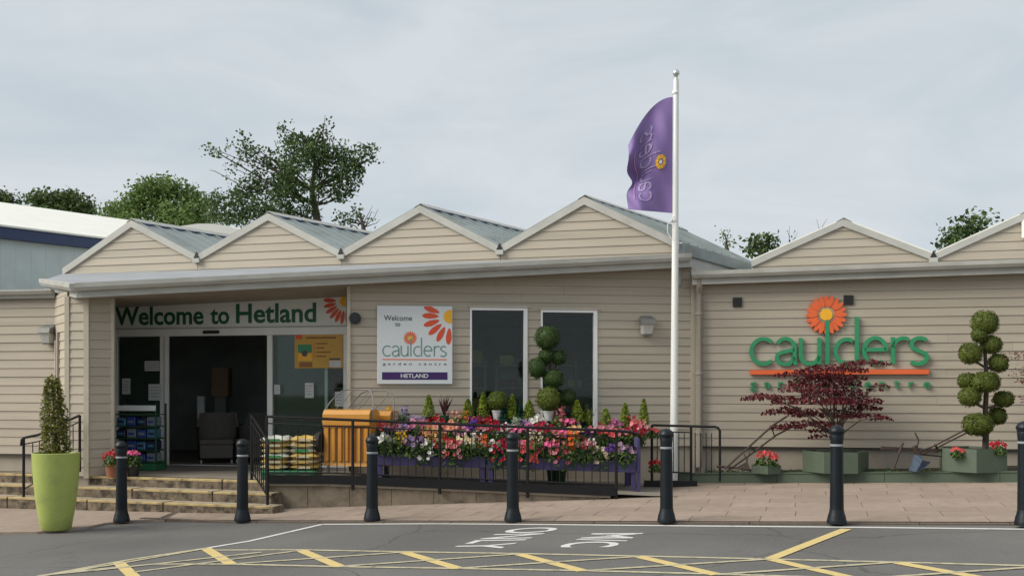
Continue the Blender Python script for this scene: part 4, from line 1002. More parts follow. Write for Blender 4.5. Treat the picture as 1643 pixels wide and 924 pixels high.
local_part('top', MB().bev(-.6,.6,-.35,.35,.62,.68,.02), wick, o); local_part('base', MB().bev(-.4,.4,-.25,.25,0,.619,.02), wick, o)
o = thing('carton_display', 'brown carton on a pale stand inside the doorway', 'display', (-5.6,20.0,.302)); o.matrix_basis = Matrix.Translation((-5.95,21.0,.302)); WM[o.name] = o.matrix_basis.copy()
local_part('carton', MB().bev(-.17,.17,-.15,.15,1.20,1.80,.01), mat('cardboard', (.23,.15,.09), .8, .1), o); local_part('stand', MB().bev(-.12,.12,-.12,.12,0,1.199,.01), mat('stand_grey', (.16,.17,.17), .7, .1), o)
o = thing('leaflet_stand', 'narrow pale leaflet stand inside the doorway', 'stand', (-6.25,20.6,.302)); local_part('post', MB().bev(-.03,.03,-.03,.03,0,.9,.005), M['lampgrey'], o); local_part('tray', MB().bev(-.07,.07,-.05,.05,.75,1.22,.005), M['paper'], o)
for xx, lab in ((-2.0,'added tall shelf unit inside the left window, standing in for a dark reflection'), (1.2,'added tall shelf unit inside the right window, standing in for a dark reflection')):  # units added to darken the lower glass in place of a reflected tree line
    o = thing('stand_in_shelf', lab, 'shelf', (xx, 19.4, .302), 0, 'added shelf units inside the windows')
    for k in range(5): local_part('shelf', MB().box(-1.5,1.5,-.2,.2,.1+.42*k,.13+.42*k), M['interior'], o)
    for sx in (-1.5,0,1.5): local_part('upright', MB().box(sx-.02,sx+.02,-.21,.21,0,1.95), M['interior'], o)
    local_part('back_panel', MB().box(-1.5,1.5,.21,.23,0,1.95), M['interior'], o)
    for k in range(1, 5):
        for j in range(7):
            gx = -1.3+.43*j+rr.uniform(-.05,.05); gh = rr.uniform(.12,.30)
            local_part('stocked_goods', MB().bev(gx-.14,gx+.14,-.15,.1,.131+.42*k,.131+.42*k+gh,.015), [bagm[1], pkm[1], pkm[0], M['terracotta'], bagm[2], pkm[2]][(j*5+k*3) % 6], o)
# ================================================================ RAISED BED ALONG THE RIGHT WING
EP = Plane(3.21, 16.58, -.368)
bz = lambda x: gz(x)+.172
bed = thing('raised_bed', 'long low bed edged with sage green boards below the wing wall', 'raised bed', EP.w(3, 0, .2))
def bedpt(u, y, dz=None, z=None):
    p = EP.w(u, y, 0); return (p.x, p.y, (bz(p.x)+dz) if z is None else gz(p.x)+z)
u = -.55
for L_ in (1.6, 1.6, 1.6, 1.6, 1.6, 1.6):
    a, b = u+.003, u+L_-.003
    lo = [bedpt(a,-.02,z=-.1), bedpt(b,-.02,z=-.1), bedpt(b,.025,z=-.1), bedpt(a,.025,z=-.1)]; hi = [bedpt(a,-.02,0), bedpt(b,-.02,0), bedpt(b,.025,0), bedpt(a,.025,0)]
    MB().prism(lo, hi).build('edge_board', M['bedgreen'], bed)
    lo = [bedpt(a,-.035,.001), bedpt(b,-.035,.001), bedpt(b,.07,.001), bedpt(a,.07,.001)]; hi = [(p[0],p[1],p[2]+.018) for p in lo]
    MB().prism(lo, hi).build('cap_board', M['bedgreen'], bed); u += L_
mb = MB(); vs = []
for i in range(25):
    uu = -.55+.4*i; p = EP.w(uu, .02, 0); q = RWp.w((p.x-C0.x)*1.02, -.0, 0) if p.x > C0.x else WWp.w((p.x-C0.x)*1.01, 0, 0)
    for k in range(5):
        t = k/4; X_, Y_ = p.x+(q.x-p.x)*t, p.y+(q.y-p.y)*t; vs.append((X_, Y_, bz(X_)-.03+rr.uniform(-.012,.012)))
mb.add(vs, [(i*5+k, (i+1)*5+k, (i+1)*5+k+1, i*5+k+1) for i in range(24) for k in range(4)])
mb.build('soil', M['soil'], bed)

# ---------------------------------------------------------------- foliage helpers
fr2 = random.Random(11)
def rnd(a=1.0): return Vector((fr2.uniform(-a,a), fr2.uniform(-a,a), fr2.uniform(-a,a)))
def leaf(mb, p, size, nrm=None, asp=.55):
    n = (nrm if nrm is not None else Vector((0,0,0))) + rnd(.9 if nrm is not None else 1.0)
    if n.length < .05: n = Vector((0,0,1))
    n.normalize(); t = n.cross(rnd()).normalized(); b = n.cross(t)
    l_, w_ = size*fr2.uniform(.7,1.25), size*asp*fr2.uniform(.7,1.2)
    mb.add([p-t*l_*.5, p+b*w_*.5+n*l_*.06, p+t*l_*.5, p-b*w_*.5+n*l_*.06], [(0,1,2,3)])
def clipped_ball(mb, c, r, n, size):               # tight clipped surface of tiny leaves
    c = Vector(c); r = Vector(r)
    for _ in range(n):
        d_ = rnd().normalized(); k = fr2.uniform(.86,1.03) + .045*math.sin(d_.x*7+c.x*9)*math.sin(d_.z*6+c.z*7+d_.y*4)
        if fr2.random() < .03: k += fr2.uniform(.02,.10)
        leaf(mb, c+Vector((d_.x*r.x, d_.y*r.y, d_.z*r.z))*k, size, d_*.9)
def blob(mb, c, r, n, size, shell=.45, up=.3):     # loose crown clump
    for _ in range(n):
        d_ = rnd().normalized(); k = fr2.uniform(shell,1.0)
        leaf(mb, Vector(c)+Vector((d_.x*r[0], d_.y*r[1], d_.z*r[2]))*k, size, d_*.4+Vector((0,0,up)))
LM = {
 'oak': leafmat('oak_leaf', (.028,.056,.018), (.125,.195,.062)),
 'ash': leafmat('ash_leaf', (.065,.12,.032), (.20,.29,.085)),
 'hedge': leafmat('dark_leaf', (.030,.056,.017), (.125,.18,.055)),
 'box': leafmat('box_leaf', (.035,.065,.010), (.150,.190,.028)),
 'yew': leafmat('clipped_yew', (.026,.050,.008), (.135,.165,.028)),
 'dyew': leafmat('dark_yew', (.014,.036,.010), (.065,.115,.026)),
 'conif': leafmat('lime_conifer', (.110,.170,.018), (.330,.400,.045)),
 'dconif': leafmat('olive_conifer', (.06,.08,.014), (.26,.25,.045)),
 'maple': leafmat('maple_leaf', (.042,.008,.012), (.19,.032,.040)),
 'bed': leafmat('bedding_leaf', (.028,.065,.014), (.13,.20,.045)),
 'blue': leafmat('blue_green_leaf', (.012,.055,.035), (.035,.120,.070)),
 'silver': leafmat('silver_leaf', (.20,.26,.17), (.42,.48,.34)),
 'dark': leafmat('bronze_leaf', (.030,.010,.012), (.090,.030,.028)),
}
FC = {'red': (.48,.02,.03), 'crimson': (.36,.006,.035), 'pink': (.75,.14,.30), 'coral': (.78,.13,.12), 'white': (.78,.76,.70), 'cream': (.72,.62,.36),
      'yellow': (.80,.47,.03), 'orange': (.70,.14,.025), 'salmon': (.78,.34,.22), 'violet': (.12,.03,.28), 'lilac': (.34,.26,.52), 'plum': (.05,.008,.06), 'magenta': (.42,.02,.17)}
BM = {k: leafmat(k+'_petal', tuple(c*.7 for c in v), tuple(min(.9, c*1.15) for c in v), .6, .2) for k, v in FC.items()}

for k, v in list(FC.items()): BM[k+'2'] = leafmat(k+'_mixed_petal', tuple(c*.55 for c in v), tuple(c*.55+t_*.45 for c, t_ in zip(v, (.75,.55,.62))), .6, .2)
# ---------------------------------------------------------------- hexagonal planters with maple and cloud topiary
def hex_planter(px0, px1, pyt, pyb, Y, rot, label, h=None):
    a, b = at(px0, pyb, Y), at(px1, pyb, Y); r_ = (b.x-a.x)/2/.97; c = (a+b)/2; zt_ = at(px0, pyt, Y).z; h = zt_-c.z
    o = thing('planter', label, 'planter', (c.x, Y+r_*.75, c.z-.02), rot, 'sage green hexagonal planters')
    for k in range(6):
        a0, a1 = R(60*k), R(60*k+60); q = [(r_*math.cos(a0), r_*math.sin(a0)), (r_*math.cos(a1), r_*math.sin(a1))]
        lo = [(q[0][0],q[0][1],0),(q[1][0],q[1][1],0),(q[1][0]*.94,q[1][1]*.94,0),(q[0][0]*.94,q[0][1]*.94,0)]
        local_part('panel', MB().prism(lo, [(p[0],p[1],h) for p in lo]), M['bedgreen'], o)
    local_part('soil', MB().lathe([(0,0.01),(r_*.83,.01),(r_*.83,h-.03),(0,h-.01)], 6), M['soil'], o)
    return o, Vector((c.x, Y+r_*.75, zt_-.02)), r_
pm, mc, mr_ = hex_planter(1302, 1404, 723, 757, 15.72, R(-7), 'sage green hexagonal planter under the red maple')
pt2, tcn, tr_ = hex_planter(1525, 1633, 718, 755.5, 15.12, R(12), 'sage green hexagonal planter under the cloud-clipped tree at the right')
ps_, sc_, sr_ = hex_planter(1209, 1259, 745, 758, 16.1, R(22), 'small low sage green planter with coral begonia beside the old plough')
def tree_obj(name, label, cat, base, limbs, crowns, bark, leafm, group=None):
    o = thing(name, label, cat, base, 0, group); tk = MB()
    for pts, rads in limbs: tk.tube(pts, rads, 7)
    tk.build('trunk', bark, o, smooth=True)
    if isinstance(crowns, list):
        for c in crowns: c.build('foliage_ball', leafm, o)
    else: crowns.build('crown', leafm, o)
    return o
# red maple: flat layered sprays
my = mc.y; base = mc.copy(); pads = [(1335,590,58,9,420),(1390,580,40,6,240),(1290,598,48,8,260),(1330,610,62,14,620),(1285,622,44,10,260),(1238,636,46,7,240),(1216,633,24,4,70),(1300,640,68,12,560),(1370,640,52,12,420),(1345,626,55,14,520),(1392,652,32,7,180),(1270,658,44,9,300),(1330,662,60,12,420),(1376,664,42,7,260),(1404,668,20,4,60),(1300,678,48,8,280),(1262,682,30,6,140),(1330,688,30,6,120),(1316,698,22,5,70),(1350,602,50,9,360),(1405,616,16,4,40),(1412,622,14,3,30)]
cr = MB(); limbs = []
for k, (px, py, rx_, ry_, n) in enumerate(pads):
    s_ = my/F; c = at(px, py, my); c.y = my + fr2.uniform(-.32,.32)
    for _ in range(int(n*.78)):
        a = fr2.uniform(0, 2*math.pi); q = fr2.random()**.55
        x_, y_ = math.cos(a)*q, math.sin(a)*q
        p = c+Vector((x_*rx_*s_, y_*rx_*s_*.62, fr2.uniform(-1,1)*ry_*s_*.72*(1-.6*q) - .05*q*q))
        leaf(cr, p, .074, Vector((0,-.25,.45)), .48)
    w0 = base+Vector((fr2.uniform(-.06,.06), 0, .22+.1*fr2.random())); mid = w0.lerp(c, .5)+Vector((0,0,.10))
    limbs.append(([w0, mid, c], [.011,.008,.003]))
limbs += [([base-Vector((0,0,.05)), base+Vector((.02,0,.16)), base+Vector((-.02,0,.32)), base+Vector((-.06,0,.60))], [.05,.04,.034,.022]), ([base+Vector((.02,0,.14)), base+Vector((.10,0,.36)), base+Vector((.12,0,.75))], [.03,.024,.012])]
tree_obj('maple_tree', 'dark red japanese maple with layered sprays in the middle planter', 'tree', base, limbs, cr, M['bark'], LM['maple'])
# sliver of another maple at the right edge
cr = MB(); b2 = at(1690, 740, 14.9)
for px, py, rx_, n in ((1652,570,28,110),(1640,598,14,40),(1660,610,30,120),(1675,640,40,160),(1665,590,26,90)):
    c = at(px, py, 14.9)
    for _ in range(n): leaf(cr, c+Vector((fr2.uniform(-1,1)*rx_*.009, fr2.uniform(-.25,.25), fr2.uniform(-.05,.05))), .055, Vector((0,0,.4)), .35)
tree_obj('maple_tree', 'coppery maple sprig reaching in at the right edge', 'tree', b2, [([b2, b2+Vector((-.05,0,.8)), at(1655,600,14.9)], [.03,.02,.006]), ([b2+Vector((-.05,0,.8)), at(1670,570,14.9)], [.015,.005])], cr, M['bark'], leafmat('copper_leaf', (.09,.03,.025), (.22,.08,.06)))
# cloud topiary
def cloud_tree(name, label, cat, base, Y, balls, trunk, leafm, group=None, nper=1500, branch=True):
    crowns = []; limbs = [([at(px, py, Y) for px, py in trunk], [.05-.03*i/(len(trunk)-1) for i in range(len(trunk))])]
    for (px, py, rx_, ry_, dy) in balls:
        c = at(px, py, Y+dy); s_ = 1.07*(Y+dy)/F; rad = (rx_*s_, rx_*s_*.95, ry_*s_)
        mb = MB(); prof = [(math.sin(R(t))*1.0, -math.cos(R(t))) for t in range(0, 181, 15)]
        core = MB().lathe([(max(.001, a), b) for a, b in prof], 14)
        mb.add([(c.x+v.x*rad[0]*.90, c.y+v.y*rad[1]*.90, c.z+v.z*rad[2]*.90) for v in core.v], core.f)
        clipped_ball(mb, c, rad, int(nper*(rx_/20)**2), .030); crowns.append(mb)
        tp = min(trunk, key=lambda q: abs(q[1]-(py+14))); limbs.append(([at(tp[0], tp[1], Y), at((tp[0]+px)/2, (tp[1]+py)/2+4, Y+dy/2), c], [.022,.018,.012]))
    return tree_obj(name, label, cat, base, limbs, crowns, M['bark'], leafm, group)
cloud_tree('topiary_tree', 'large cloud-clipped topiary with ten green balls in the right planter', 'tree', tcn, tcn.y, [(1580,518,20.5,19.5,0),(1571,537,12,12,-.05),(1590,553,16.5,15,0),(1557,567,17.5,17,-.05),(1602,582,15,15.5,0),(1552,611,14.5,13,.08),(1581,613,22,17,-.12),(1556,636,17,16,-.08),(1610,640,16,13,0),(1600,667,14.5,14.5,.12),(1569,681,23,18,-.10)],
           [(1581,722),(1582,690),(1581,655),(1583,620),(1582,590),(1580,560),(1579,530)], LM['yew'])
# ---------------------------------------------------------------- conifer in the lime pot
cp = pot_p+Vector((0,0,.93)); cr = MB()
for _ in range(3600):
    t = fr2.random()**1.15; a = fr2.uniform(0, 2*math.pi); rad = (.172*(1-t)**.27+.004+.022*math.sin(a*4+t*11))*fr2.uniform(.55,1.06)
    p = cp+Vector((math.cos(a)*rad-.05*t, math.sin(a)*rad, t*.99+fr2.uniform(0,.07)*(1 if math.sin(a*4+t*17) > .2 else 0)))
    leaf(cr, p, .055, Vector((math.cos(a)*.4, math.sin(a)*.4, .9)), .38)
tree_obj('conifer', 'narrow olive green conifer growing in the lime pot', 'conifer', cp, [([cp-Vector((0,0,.1)), cp+Vector((-.01,0,.4)), cp+Vector((-.05,0,.85))], [.03,.02,.006])], cr, M['bark'], LM['dconif'])

# ================================================================ PURPLE FLOWER BENCHES
def btop(x): return .70 - .030*(x+2.05)            # the benches step down with the ramp
bY = 15.30
def bench(x0, x1, label, end=False):
    o = thing('flower_bench', label, 'bench', ((x0+x1)/2, bY+.4, .25), 0, 'purple stepped flower benches')
    L3 = lambda x, y_, z_: (x, y_, z_)
    def plank(xa, xb, y0, y1, dz0, dz1, nm='plank'):
        lo = [(xa,y0,btop(xa)+dz0),(xb,y0,btop(xb)+dz0),(xb,y1,btop(xb)+dz0),(xa,y1,btop(xa)+dz0)]
        MB().prism(lo, [(p[0],p[1],p[2]-dz0+dz1) for p in lo]).build(nm, M['purple'], o)
    plank(x0, x1, bY, bY+.025, -.17, .0, 'front_board')
    plank(x0+.03, x1-.03, bY+.03, bY+.36, -.10, -.08); plank(x0, x1, bY+.37, bY+.395, -.10, .16, 'riser_board')
    plank(x0+.03, x1-.03, bY+.40, bY+.68, .07, .09); plank(x0, x1, bY+.69, bY+.715, .05, .33, 'riser_board'); plank(x0+.03, x1-.03, bY+.72, bY+1.02, .24, .26)
    plank(x0, x1, bY+1.03, bY+1.055, .18, .34, 'back_board')
    for xx in (x0+.04, x1-.04):
        for yy_, zt_ in ((bY+.06,-.171),(bY+.9,.23)):
            MB().bev(xx-.035, xx+.035, yy_-.035, yy_+.035, rampz(xx)-.02, btop(xx)+zt_, .004).build('leg', M['purple'], o)
    if end:
        for za, zb2, yb in ((.0,.40,bY+.03),(.0,.62,bY+1.0)): MB().bev(x1+.01, x1+.06, yb-.04, yb+.04, rampz(x1)-.02, btop(x1)+zb2-.14, .004).build('end_post', M['purple'], o)
        MB().bev(x1+.005, x1+.045, bY-.02, bY+1.05, btop(x1)+.20, btop(x1)+.34, .004).build('end_board', M['purple'], o)
        MB().bev(x1+.005, x1+.045, bY-.02, bY+1.05, btop(x1)-.16, btop(x1)-.02, .004).build('end_board', M['purple'], o)
        MB().tube([(x1+.03,bY+.05,btop(x1)+.18),(x1+.03,bY+.95,btop(x1))], .025, 4).build('brace', M['purple'], o); MB().tube([(x1+.03,bY+.95,btop(x1)+.18),(x1+.03,bY+.05,btop(x1))], .022, 4).build('brace', M['purple'], o)
bench(-2.02, -.40, 'purple stepped bench of flowers next to the orange carts')
bench(-.36, 1.86, 'purple stepped bench of flowers nearest the flagpole', True)

# bedding plants: a few prototypes per colour, every plant a thing of its own
proto = {}
def bedding(kind, colr, var):
    key = (kind, colr, var)
    if key in proto: return proto[key]
    fm = MB(); bm = MB()
    H = {'dome': .24, 'trail': .22, 'spike': .34, 'tall': .36}[kind]; W_ = .135
    nl = 170 if kind != 'trail' else 190
    for _ in range(nl):
        a = fr2.uniform(0, 6.283); q = fr2.random()**.5*W_; z = fr2.uniform(.0, H*.8)*(1-.35*q/W_)
        if kind == 'trail': z = fr2.uniform(-.12, H*.8); q *= 1.1
        leaf(fm, Vector((math.cos(a)*q, math.sin(a)*q-.02, z)), .066, Vector((math.cos(a)*.5, math.sin(a)*.5, .6)), .5)
    def bloom(p, r_, ax, petals=6):
        ax = ax.normalized(); t = ax.cross(Vector((.3,.2,.9))).normalized(); b = ax.cross(t); vs = [p-ax*r_*.35]
        for k in range(petals*2):
            a = math.pi*k/petals; r2 = r_*(1.0 if k % 2 else .72)
            vs.append(p+t*math.cos(a)*r2+b*math.sin(a)*r2+ax*r_*fr2.uniform(-.05,.22))
        bm.add(vs, [(0, k+1, (k+1) % (petals*2)+1) for k in range(petals*2)])
    if kind in ('spike', 'tall'):
        for s_ in range(6 if kind == 'spike' else 4):
            a = fr2.uniform(0, 6.28); q = fr2.uniform(.02,.11); bx, by = math.cos(a)*q, math.sin(a)*q
            for k in range(9):
                z = H*(.42+.07*k); a2 = k*2.4; r_ = .028*(1-.05*k)
                bloom(Vector((bx+math.cos(a2)*.02, by+math.sin(a2)*.02-.01, z)), r_, Vector((math.cos(a2), math.sin(a2)-.5, .35)), 5)
    else:
        for k in range(30 if kind == 'dome' else 32):
            a = fr2.uniform(0, 6.283); q = fr2.random()**.5*W_; z = H*(.72+.28*(1-q/W_))+fr2.uniform(-.05,.03)
            if kind == 'trail' and k % 2: z = fr2.uniform(-.02, H*.75); q = W_*1.08; a = fr2.uniform(3.4, 6.0)
            bloom(Vector((math.cos(a)*q, math.sin(a)*q-.02, z)), fr2.uniform(.023,.036), Vector((math.cos(a)*.5, math.sin(a)*.5-.75, .55)))
    root = bpy.data.objects.new('bedding_plant', None); root['category'] = 'flowering plant'
    lm = {'silver': LM['silver']}.get(kind, LM['bed'])
    def me(mb, nm, m):
        d_ = bpy.data.meshes.new(nm); d_.from_pydata([tuple(v) for v in mb.v], [], mb.f); d_.materials.append(m); return d_
    pm_ = MB().lathe([(0,-.09),(.055,-.09),(.075,.0),(.078,.005),(.07,.005),(.0,-.005)], 10)
    proto[key] = (me(fm, 'foliage', lm), me(bm, 'blooms', BM[colr+('2' if var else '')]), me(pm_, 'pot', M['greenpot']))
    bpy.data.objects.remove(root)
    return proto[key]
ORD = ['first','second','third','fourth','fifth','sixth','seventh','eighth','ninth','tenth','eleventh','twelfth','thirteenth','fourteenth','fifteenth','sixteenth','seventeenth','eighteenth','nineteenth','twentieth','twenty-first','twenty-second','twenty-third','twenty-fourth','twenty-fifth','twenty-sixth']
def put_row(rowname, Y, zfun, items, sc=1.0):
    for i, (px, kind, colr) in enumerate(items):
        fo, bo, po = bedding(kind, colr, i % 2)
        x = (px-CX)/F*Y; loc = Vector((x, Y+fr2.uniform(-.03,.03), zfun(x)))
        form = {'dome':'mounded','trail':'trailing','spike':'spiky','tall':'tall'}[kind]
        o = thing('bedding_plant', f'{form} {colr}-flowered plant, {ORD[i]} from the left in the {rowname} row of the benches', 'flowering plant', loc, fr2.uniform(-.5,.5), 'bedding plants on the purple benches')
        s_ = sc*fr2.uniform(.9,1.12); o.matrix_basis = WM[o.name] @ Matrix.Diagonal((s_, s_, s_*fr2.uniform(.92,1.1), 1))
        for nm, me_ in (('foliage', fo), ('blooms', bo), ('pot', po)):
            k = bpy.data.objects.new(nm, me_); COL.objects.link(k); k.parent = o; k['kind'] = 'stuff'
front = [(614,'dome','white'),(632,'tall','plum'),(648,'spike','yellow'),(664,'dome','violet'),(682,'trail','white'),(699,'spike','yellow'),(713,'dome','red'),(728,'trail','coral'),(745,'dome','cream'),(759,'spike','white'),(775,'spike','orange'),(792,'dome','white'),(806,'trail','crimson'),(826,'dome','pink'),(845,'trail','coral'),(862,'spike','cream'),(882,'dome','pink'),(901,'trail','red'),(920,'spike','orange'),(936,'dome','red'),(950,'tall','white'),(964,'trail','cream'),(982,'dome','violet'),(1000,'dome','plum')]
put_row('front', bY+.09, lambda x: btop(x)-.03, front, 1.2)
mid = [(612,'dome','coral'),(630,'dome','red'),(648,'dome','lilac'),(668,'dome','pink'),(688,'trail','salmon'),(706,'dome','coral'),(724,'dome','salmon'),(742,'trail','pink'),(760,'dome','violet'),(776,'dome','red'),(796,'dome','crimson'),(812,'dome','white'),(832,'dome','pink'),(850,'dome','magenta'),(870,'dome','crimson'),(890,'trail','coral'),(908,'dome','pink'),(926,'dome','yellow'),(944,'dome','plum'),(962,'dome','red'),(980,'dome','coral'),(1000,'dome','red'),(1018,'dome','crimson')]
put_row('middle', bY+.53, lambda x: btop(x)+.17, mid, 1.25)
back = [(622,'tall','yellow'),(636,'dome','white'),(652,'tall','lilac'),(668,'dome','lilac'),(700,'dome','red'),(730,'spike','salmon'),(742,'tall','orange'),(762,'dome','crimson'),(784,'dome','red'),(838,'dome','violet'),(862,'dome','white'),(900,'tall','coral'),(914,'dome','pink'),(986,'dome','magenta'),(1012,'tall','red'),(1024,'dome','coral')]
put_row('back', bY+.86, lambda x: btop(x)+.30, back, 1.15)
# small conifers, box balls and others on the back tier
yb = bY+.90
def small_conifer(px, pt_, pb_, wpx, label, lm='conif'):
    b = at(px, pb_, yb); h = (pb_-pt_)/F*yb; w_ = wpx/F*yb/2; cr = MB()
    for _ in range(900):
        t = fr2.random(); a = fr2.uniform(0, 6.283); rad = w_*(1-t)**.7*fr2.uniform(.45,1.08)+.006
        leaf(cr, b+Vector((math.cos(a)*rad, math.sin(a)*rad, t*h)), .048, Vector((math.cos(a)*.4, math.sin(a)*.4, 1.0)), .36)
    o = thing('dwarf_conifer', label, 'conifer', (b.x, b.y, b.z-.10), 0, 'dwarf conifers on the benches')
    cr.build('crown', LM[lm], o); MB().lathe([(0,0),(.05,0),(.062,.10),(.055,.10),(0,.095)], 10, (b.x, b.y, b.z-.10)).build('pot', M['greenpot'], o)
    MB().tube([b-Vector((0,0,.02)), b+Vector((0,0,h*.8))], [.01,.003], 5).build('stem', M['bark'], o)
for a in ((688,634,668,22,'lime dwarf conifer at the left, in front of plain boarding'),(751,640,668,20,'lime dwarf conifer just left of the left window'),(775,630,668,20,'pointed lime dwarf conifer left of the smaller box ball'),(822,632,670,20,'pointed lime dwarf conifer right of the smaller box ball'),(849,642,672,24,'broad lime dwarf conifer left of the larger box ball'),(926,642,676,22,'lime dwarf conifer right of the coral flowers'),(972,655,690,24,'lime dwarf conifer below the right window edge'),(1003,647,682,20,'lime dwarf conifer second from the right end of the bench'),(1033,640,680,18,'lime dwarf conifer at the right end of the bench')): small_conifer(*a)
for px, pt_, pb_, wp, lab in ((806,645,680,24,'blue green conifer under the smaller box ball'),(834,648,680,22,'blue green conifer between the box balls')):
    LM['_b'] = LM['blue']; small_conifer(px, pt_, pb_, wp, lab, '_b')
def box_ball(px, py, r_, label):
    c = at(px, py, yb); s_ = yb/F; o = thing('box_ball', label, 'topiary', (c.x, c.y, c.z-r_*s_-.14), 0, 'clipped box balls on the benches'); mb = MB()
    core = MB().lathe([(max(.001, math.sin(R(t))*.88), -math.cos(R(t))*.88) for t in range(0, 181, 15)], 14); mb.add([c+v*r_*s_ for v in core.v], core.f)
    clipped_ball(mb, c, (r_*s_,)*3, 1500, .030); mb.build('foliage', LM['box'], o)
    MB().lathe([(0,0),(.062,0),(.085,.13),(.092,.135),(.092,.155),(.078,.155),(0,.15)], 14, (c.x, c.y, c.z-r_*s_-.14)).build('pot', M['whitepot'], o, smooth=True)
box_ball(798, 643, 16.5, 'smaller clipped box ball in a grey white pot, below the left window'); box_ball(880, 640, 20.5, 'larger clipped box ball in a white pot, between the windows')
for px, py, lab in ((945,648,'feathery green fern below the right window'),):
    b = at(px, 685, yb); o = thing('fern', lab, 'fern', b-Vector((0,0,.1))); cr = MB()
    for k in range(26):
        a = fr2.uniform(0, 6.28); ln = fr2.uniform(.2,.42); lean = fr2.uniform(.1,.55)
        for j in range(12):
            t = j/11; p = b+Vector((math.cos(a)*lean*ln*t, math.sin(a)*lean*ln*t, ln*t*(1-.35*lean*t)))
            leaf(cr, p, .045*(1-.5*t), Vector((0,0,.5)), .4)
    cr.build('fronds', LM['conif'], o); MB().lathe([(0,-.10),(.06,-.10),(.08,.02),(0,.015)], 10, tuple(b)).build('pot', M['greenpot'], o)
b = at(713, 668, yb); o = thing('cordyline', 'dark bronze spiky plant among the flowers, below the welcome board', 'plant', b-Vector((0,0,.1))); cr = MB()
for k in range(24):
    a = fr2.uniform(0, 6.28); ln = fr2.uniform(.22,.42); lean = fr2.uniform(.05,.5); d_ = Vector((math.cos(a)*lean, math.sin(a)*lean, 1)).normalized(); s_ = d_.cross(Vector((0,1,.1))).normalized()*.008
    cr.add([b-s_, b+s_, b+d_*ln*.6+s_*.9, b+d_*ln+Vector((0,0,-.03)), b+d_*ln*.6-s_*.9], [(0,1,2,3,4)])
cr.build('leaves', LM['dark'], o); MB().lathe([(0,-.10),(.06,-.10),(.08,.02),(0,.015)], 10, tuple(b)).build('pot', M['greenpot'], o)
b = at(829, 690, bY+.6); o = thing('silver_plant', 'pale silver-leaved plant in front of the flowers, mid bench', 'plant', b); cr = MB()
for _ in range(60): leaf(cr, b+Vector((fr2.uniform(-.07,.07), fr2.uniform(-.07,.07), fr2.uniform(.02,.2))), .085, Vector((0,0,.3)), .3)
cr.build('leaves', LM['silver'], o); MB().lathe([(0,-.06),(.06,-.06),(.08,.03),(0,.025)], 10, tuple(b)).build('pot', M['greenpot'], o)
wp_ = at(1031, 700, yb); o = thing('white_pot', 'small white pot at the right end of the flower bench', 'pot', wp_); MB().lathe([(0,0),(.05,0),(.07,.13),(.078,.135),(.078,.15),(.066,.15),(0,.14)], 14, tuple(wp_)).build('body', M['white'], o, smooth=True); MB().lathe([(0,.14),(.064,.141),(.064,.149),(0,.15)], 12, tuple(wp_)).build('soil', M['soil'], o)
# dark green cloud topiary in front of the right window
dY = 16.45; db = at(892, 700, dY)
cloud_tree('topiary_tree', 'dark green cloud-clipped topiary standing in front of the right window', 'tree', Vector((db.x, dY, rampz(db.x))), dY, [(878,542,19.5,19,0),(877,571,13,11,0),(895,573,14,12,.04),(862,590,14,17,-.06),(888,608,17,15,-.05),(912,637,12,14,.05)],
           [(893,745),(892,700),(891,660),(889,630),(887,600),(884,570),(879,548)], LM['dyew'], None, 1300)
dpz = rampz(db.x); o = thing('topiary_pot', 'dark pot of the dark green topiary behind the flower bench', 'pot', (at(893,745,dY).x, dY, dpz)); local_part('body', MB().lathe([(0,0),(.14,0),(.18,.36),(.19,.37),(.17,.38),(0,.36)], 20), M['greenpot'], o, True); local_part('soil', MB().lathe([(0,.36),(.165,.361),(.165,.372),(0,.375)], 16), M['soil'], o)
# pots of red and pink flowers by the pillar, coral begonia, reds in the topiary planter
def flower_pot(loc, potm, colr, label, h=.26, r_=.13, sc=1.0):
    o = thing('flower_pot', label, 'flower pot', loc, 0, 'pots of flowers')
    local_part('body', MB().lathe([(0,0),(r_*.72,0),(r_*.98,h*.92),(r_*1.06,h*.93),(r_*1.06,h),(r_*.9,h),(0,h-.02)], 18), potm, o, True)
    fo, bo, po = bedding('dome', colr, 0)
    for nm, me_ in (('foliage', fo), ('blooms', bo)):
        k = bpy.data.objects.new(nm, me_); COL.objects.link(k); k.parent = o; k['kind'] = 'stuff'; k.matrix_basis = Matrix.Translation((0,0,h-.03)) @ Matrix.Diagonal((sc,sc,sc,1))
pz = .298
flower_pot((at(177,760,15.75).x, 15.85, pz), M['terracotta'], 'red', 'terracotta pot of red flowers at the foot of the pillar', .20, .12, 1.0)
flower_pot((at(212,757,15.95).x, 16.0, pz), M['black'], 'pink', 'black pot of pink flowers beside the pillar foot', .20, .11, 1.0)
def clump(colr, loc, sc, label, lbl='bedding plant'):
    fo, bo, po = bedding('dome', colr, 0); o = thing('bedding_plant', label, 'flowering plant', loc, 0, 'flowers in the green planters'); o.matrix_basis = WM[o.name] @ Matrix.Diagonal((sc,sc,sc,1))
    for nm, me_ in (('foliage', fo), ('blooms', bo)):
        k = bpy.data.objects.new(nm, me_); COL.objects.link(k); k.parent = o; k['kind'] = 'stuff'
clump('coral', sc_-Vector((0,.05,.06)), 1.25, 'coral begonia in the small planter beside the old plough')
clump('red', at(1614,720,14.9)+Vector((0,.25,-.10)), .85, 'red flower at the right rim of the topiary planter')
clump('coral', at(1545,722,15.0)+Vector((0,.2,-.13)), .7, 'low coral flower at the left rim of the topiary planter')
clump('red', at(1052,752,15.9)-Vector((0,0,.05)), .8, 'red flower on the ground at the end of the bench')
clump('coral', at(1048,690,16.25)-Vector((0,0,.12)), .7, 'coral flower just behind the end of the bench')
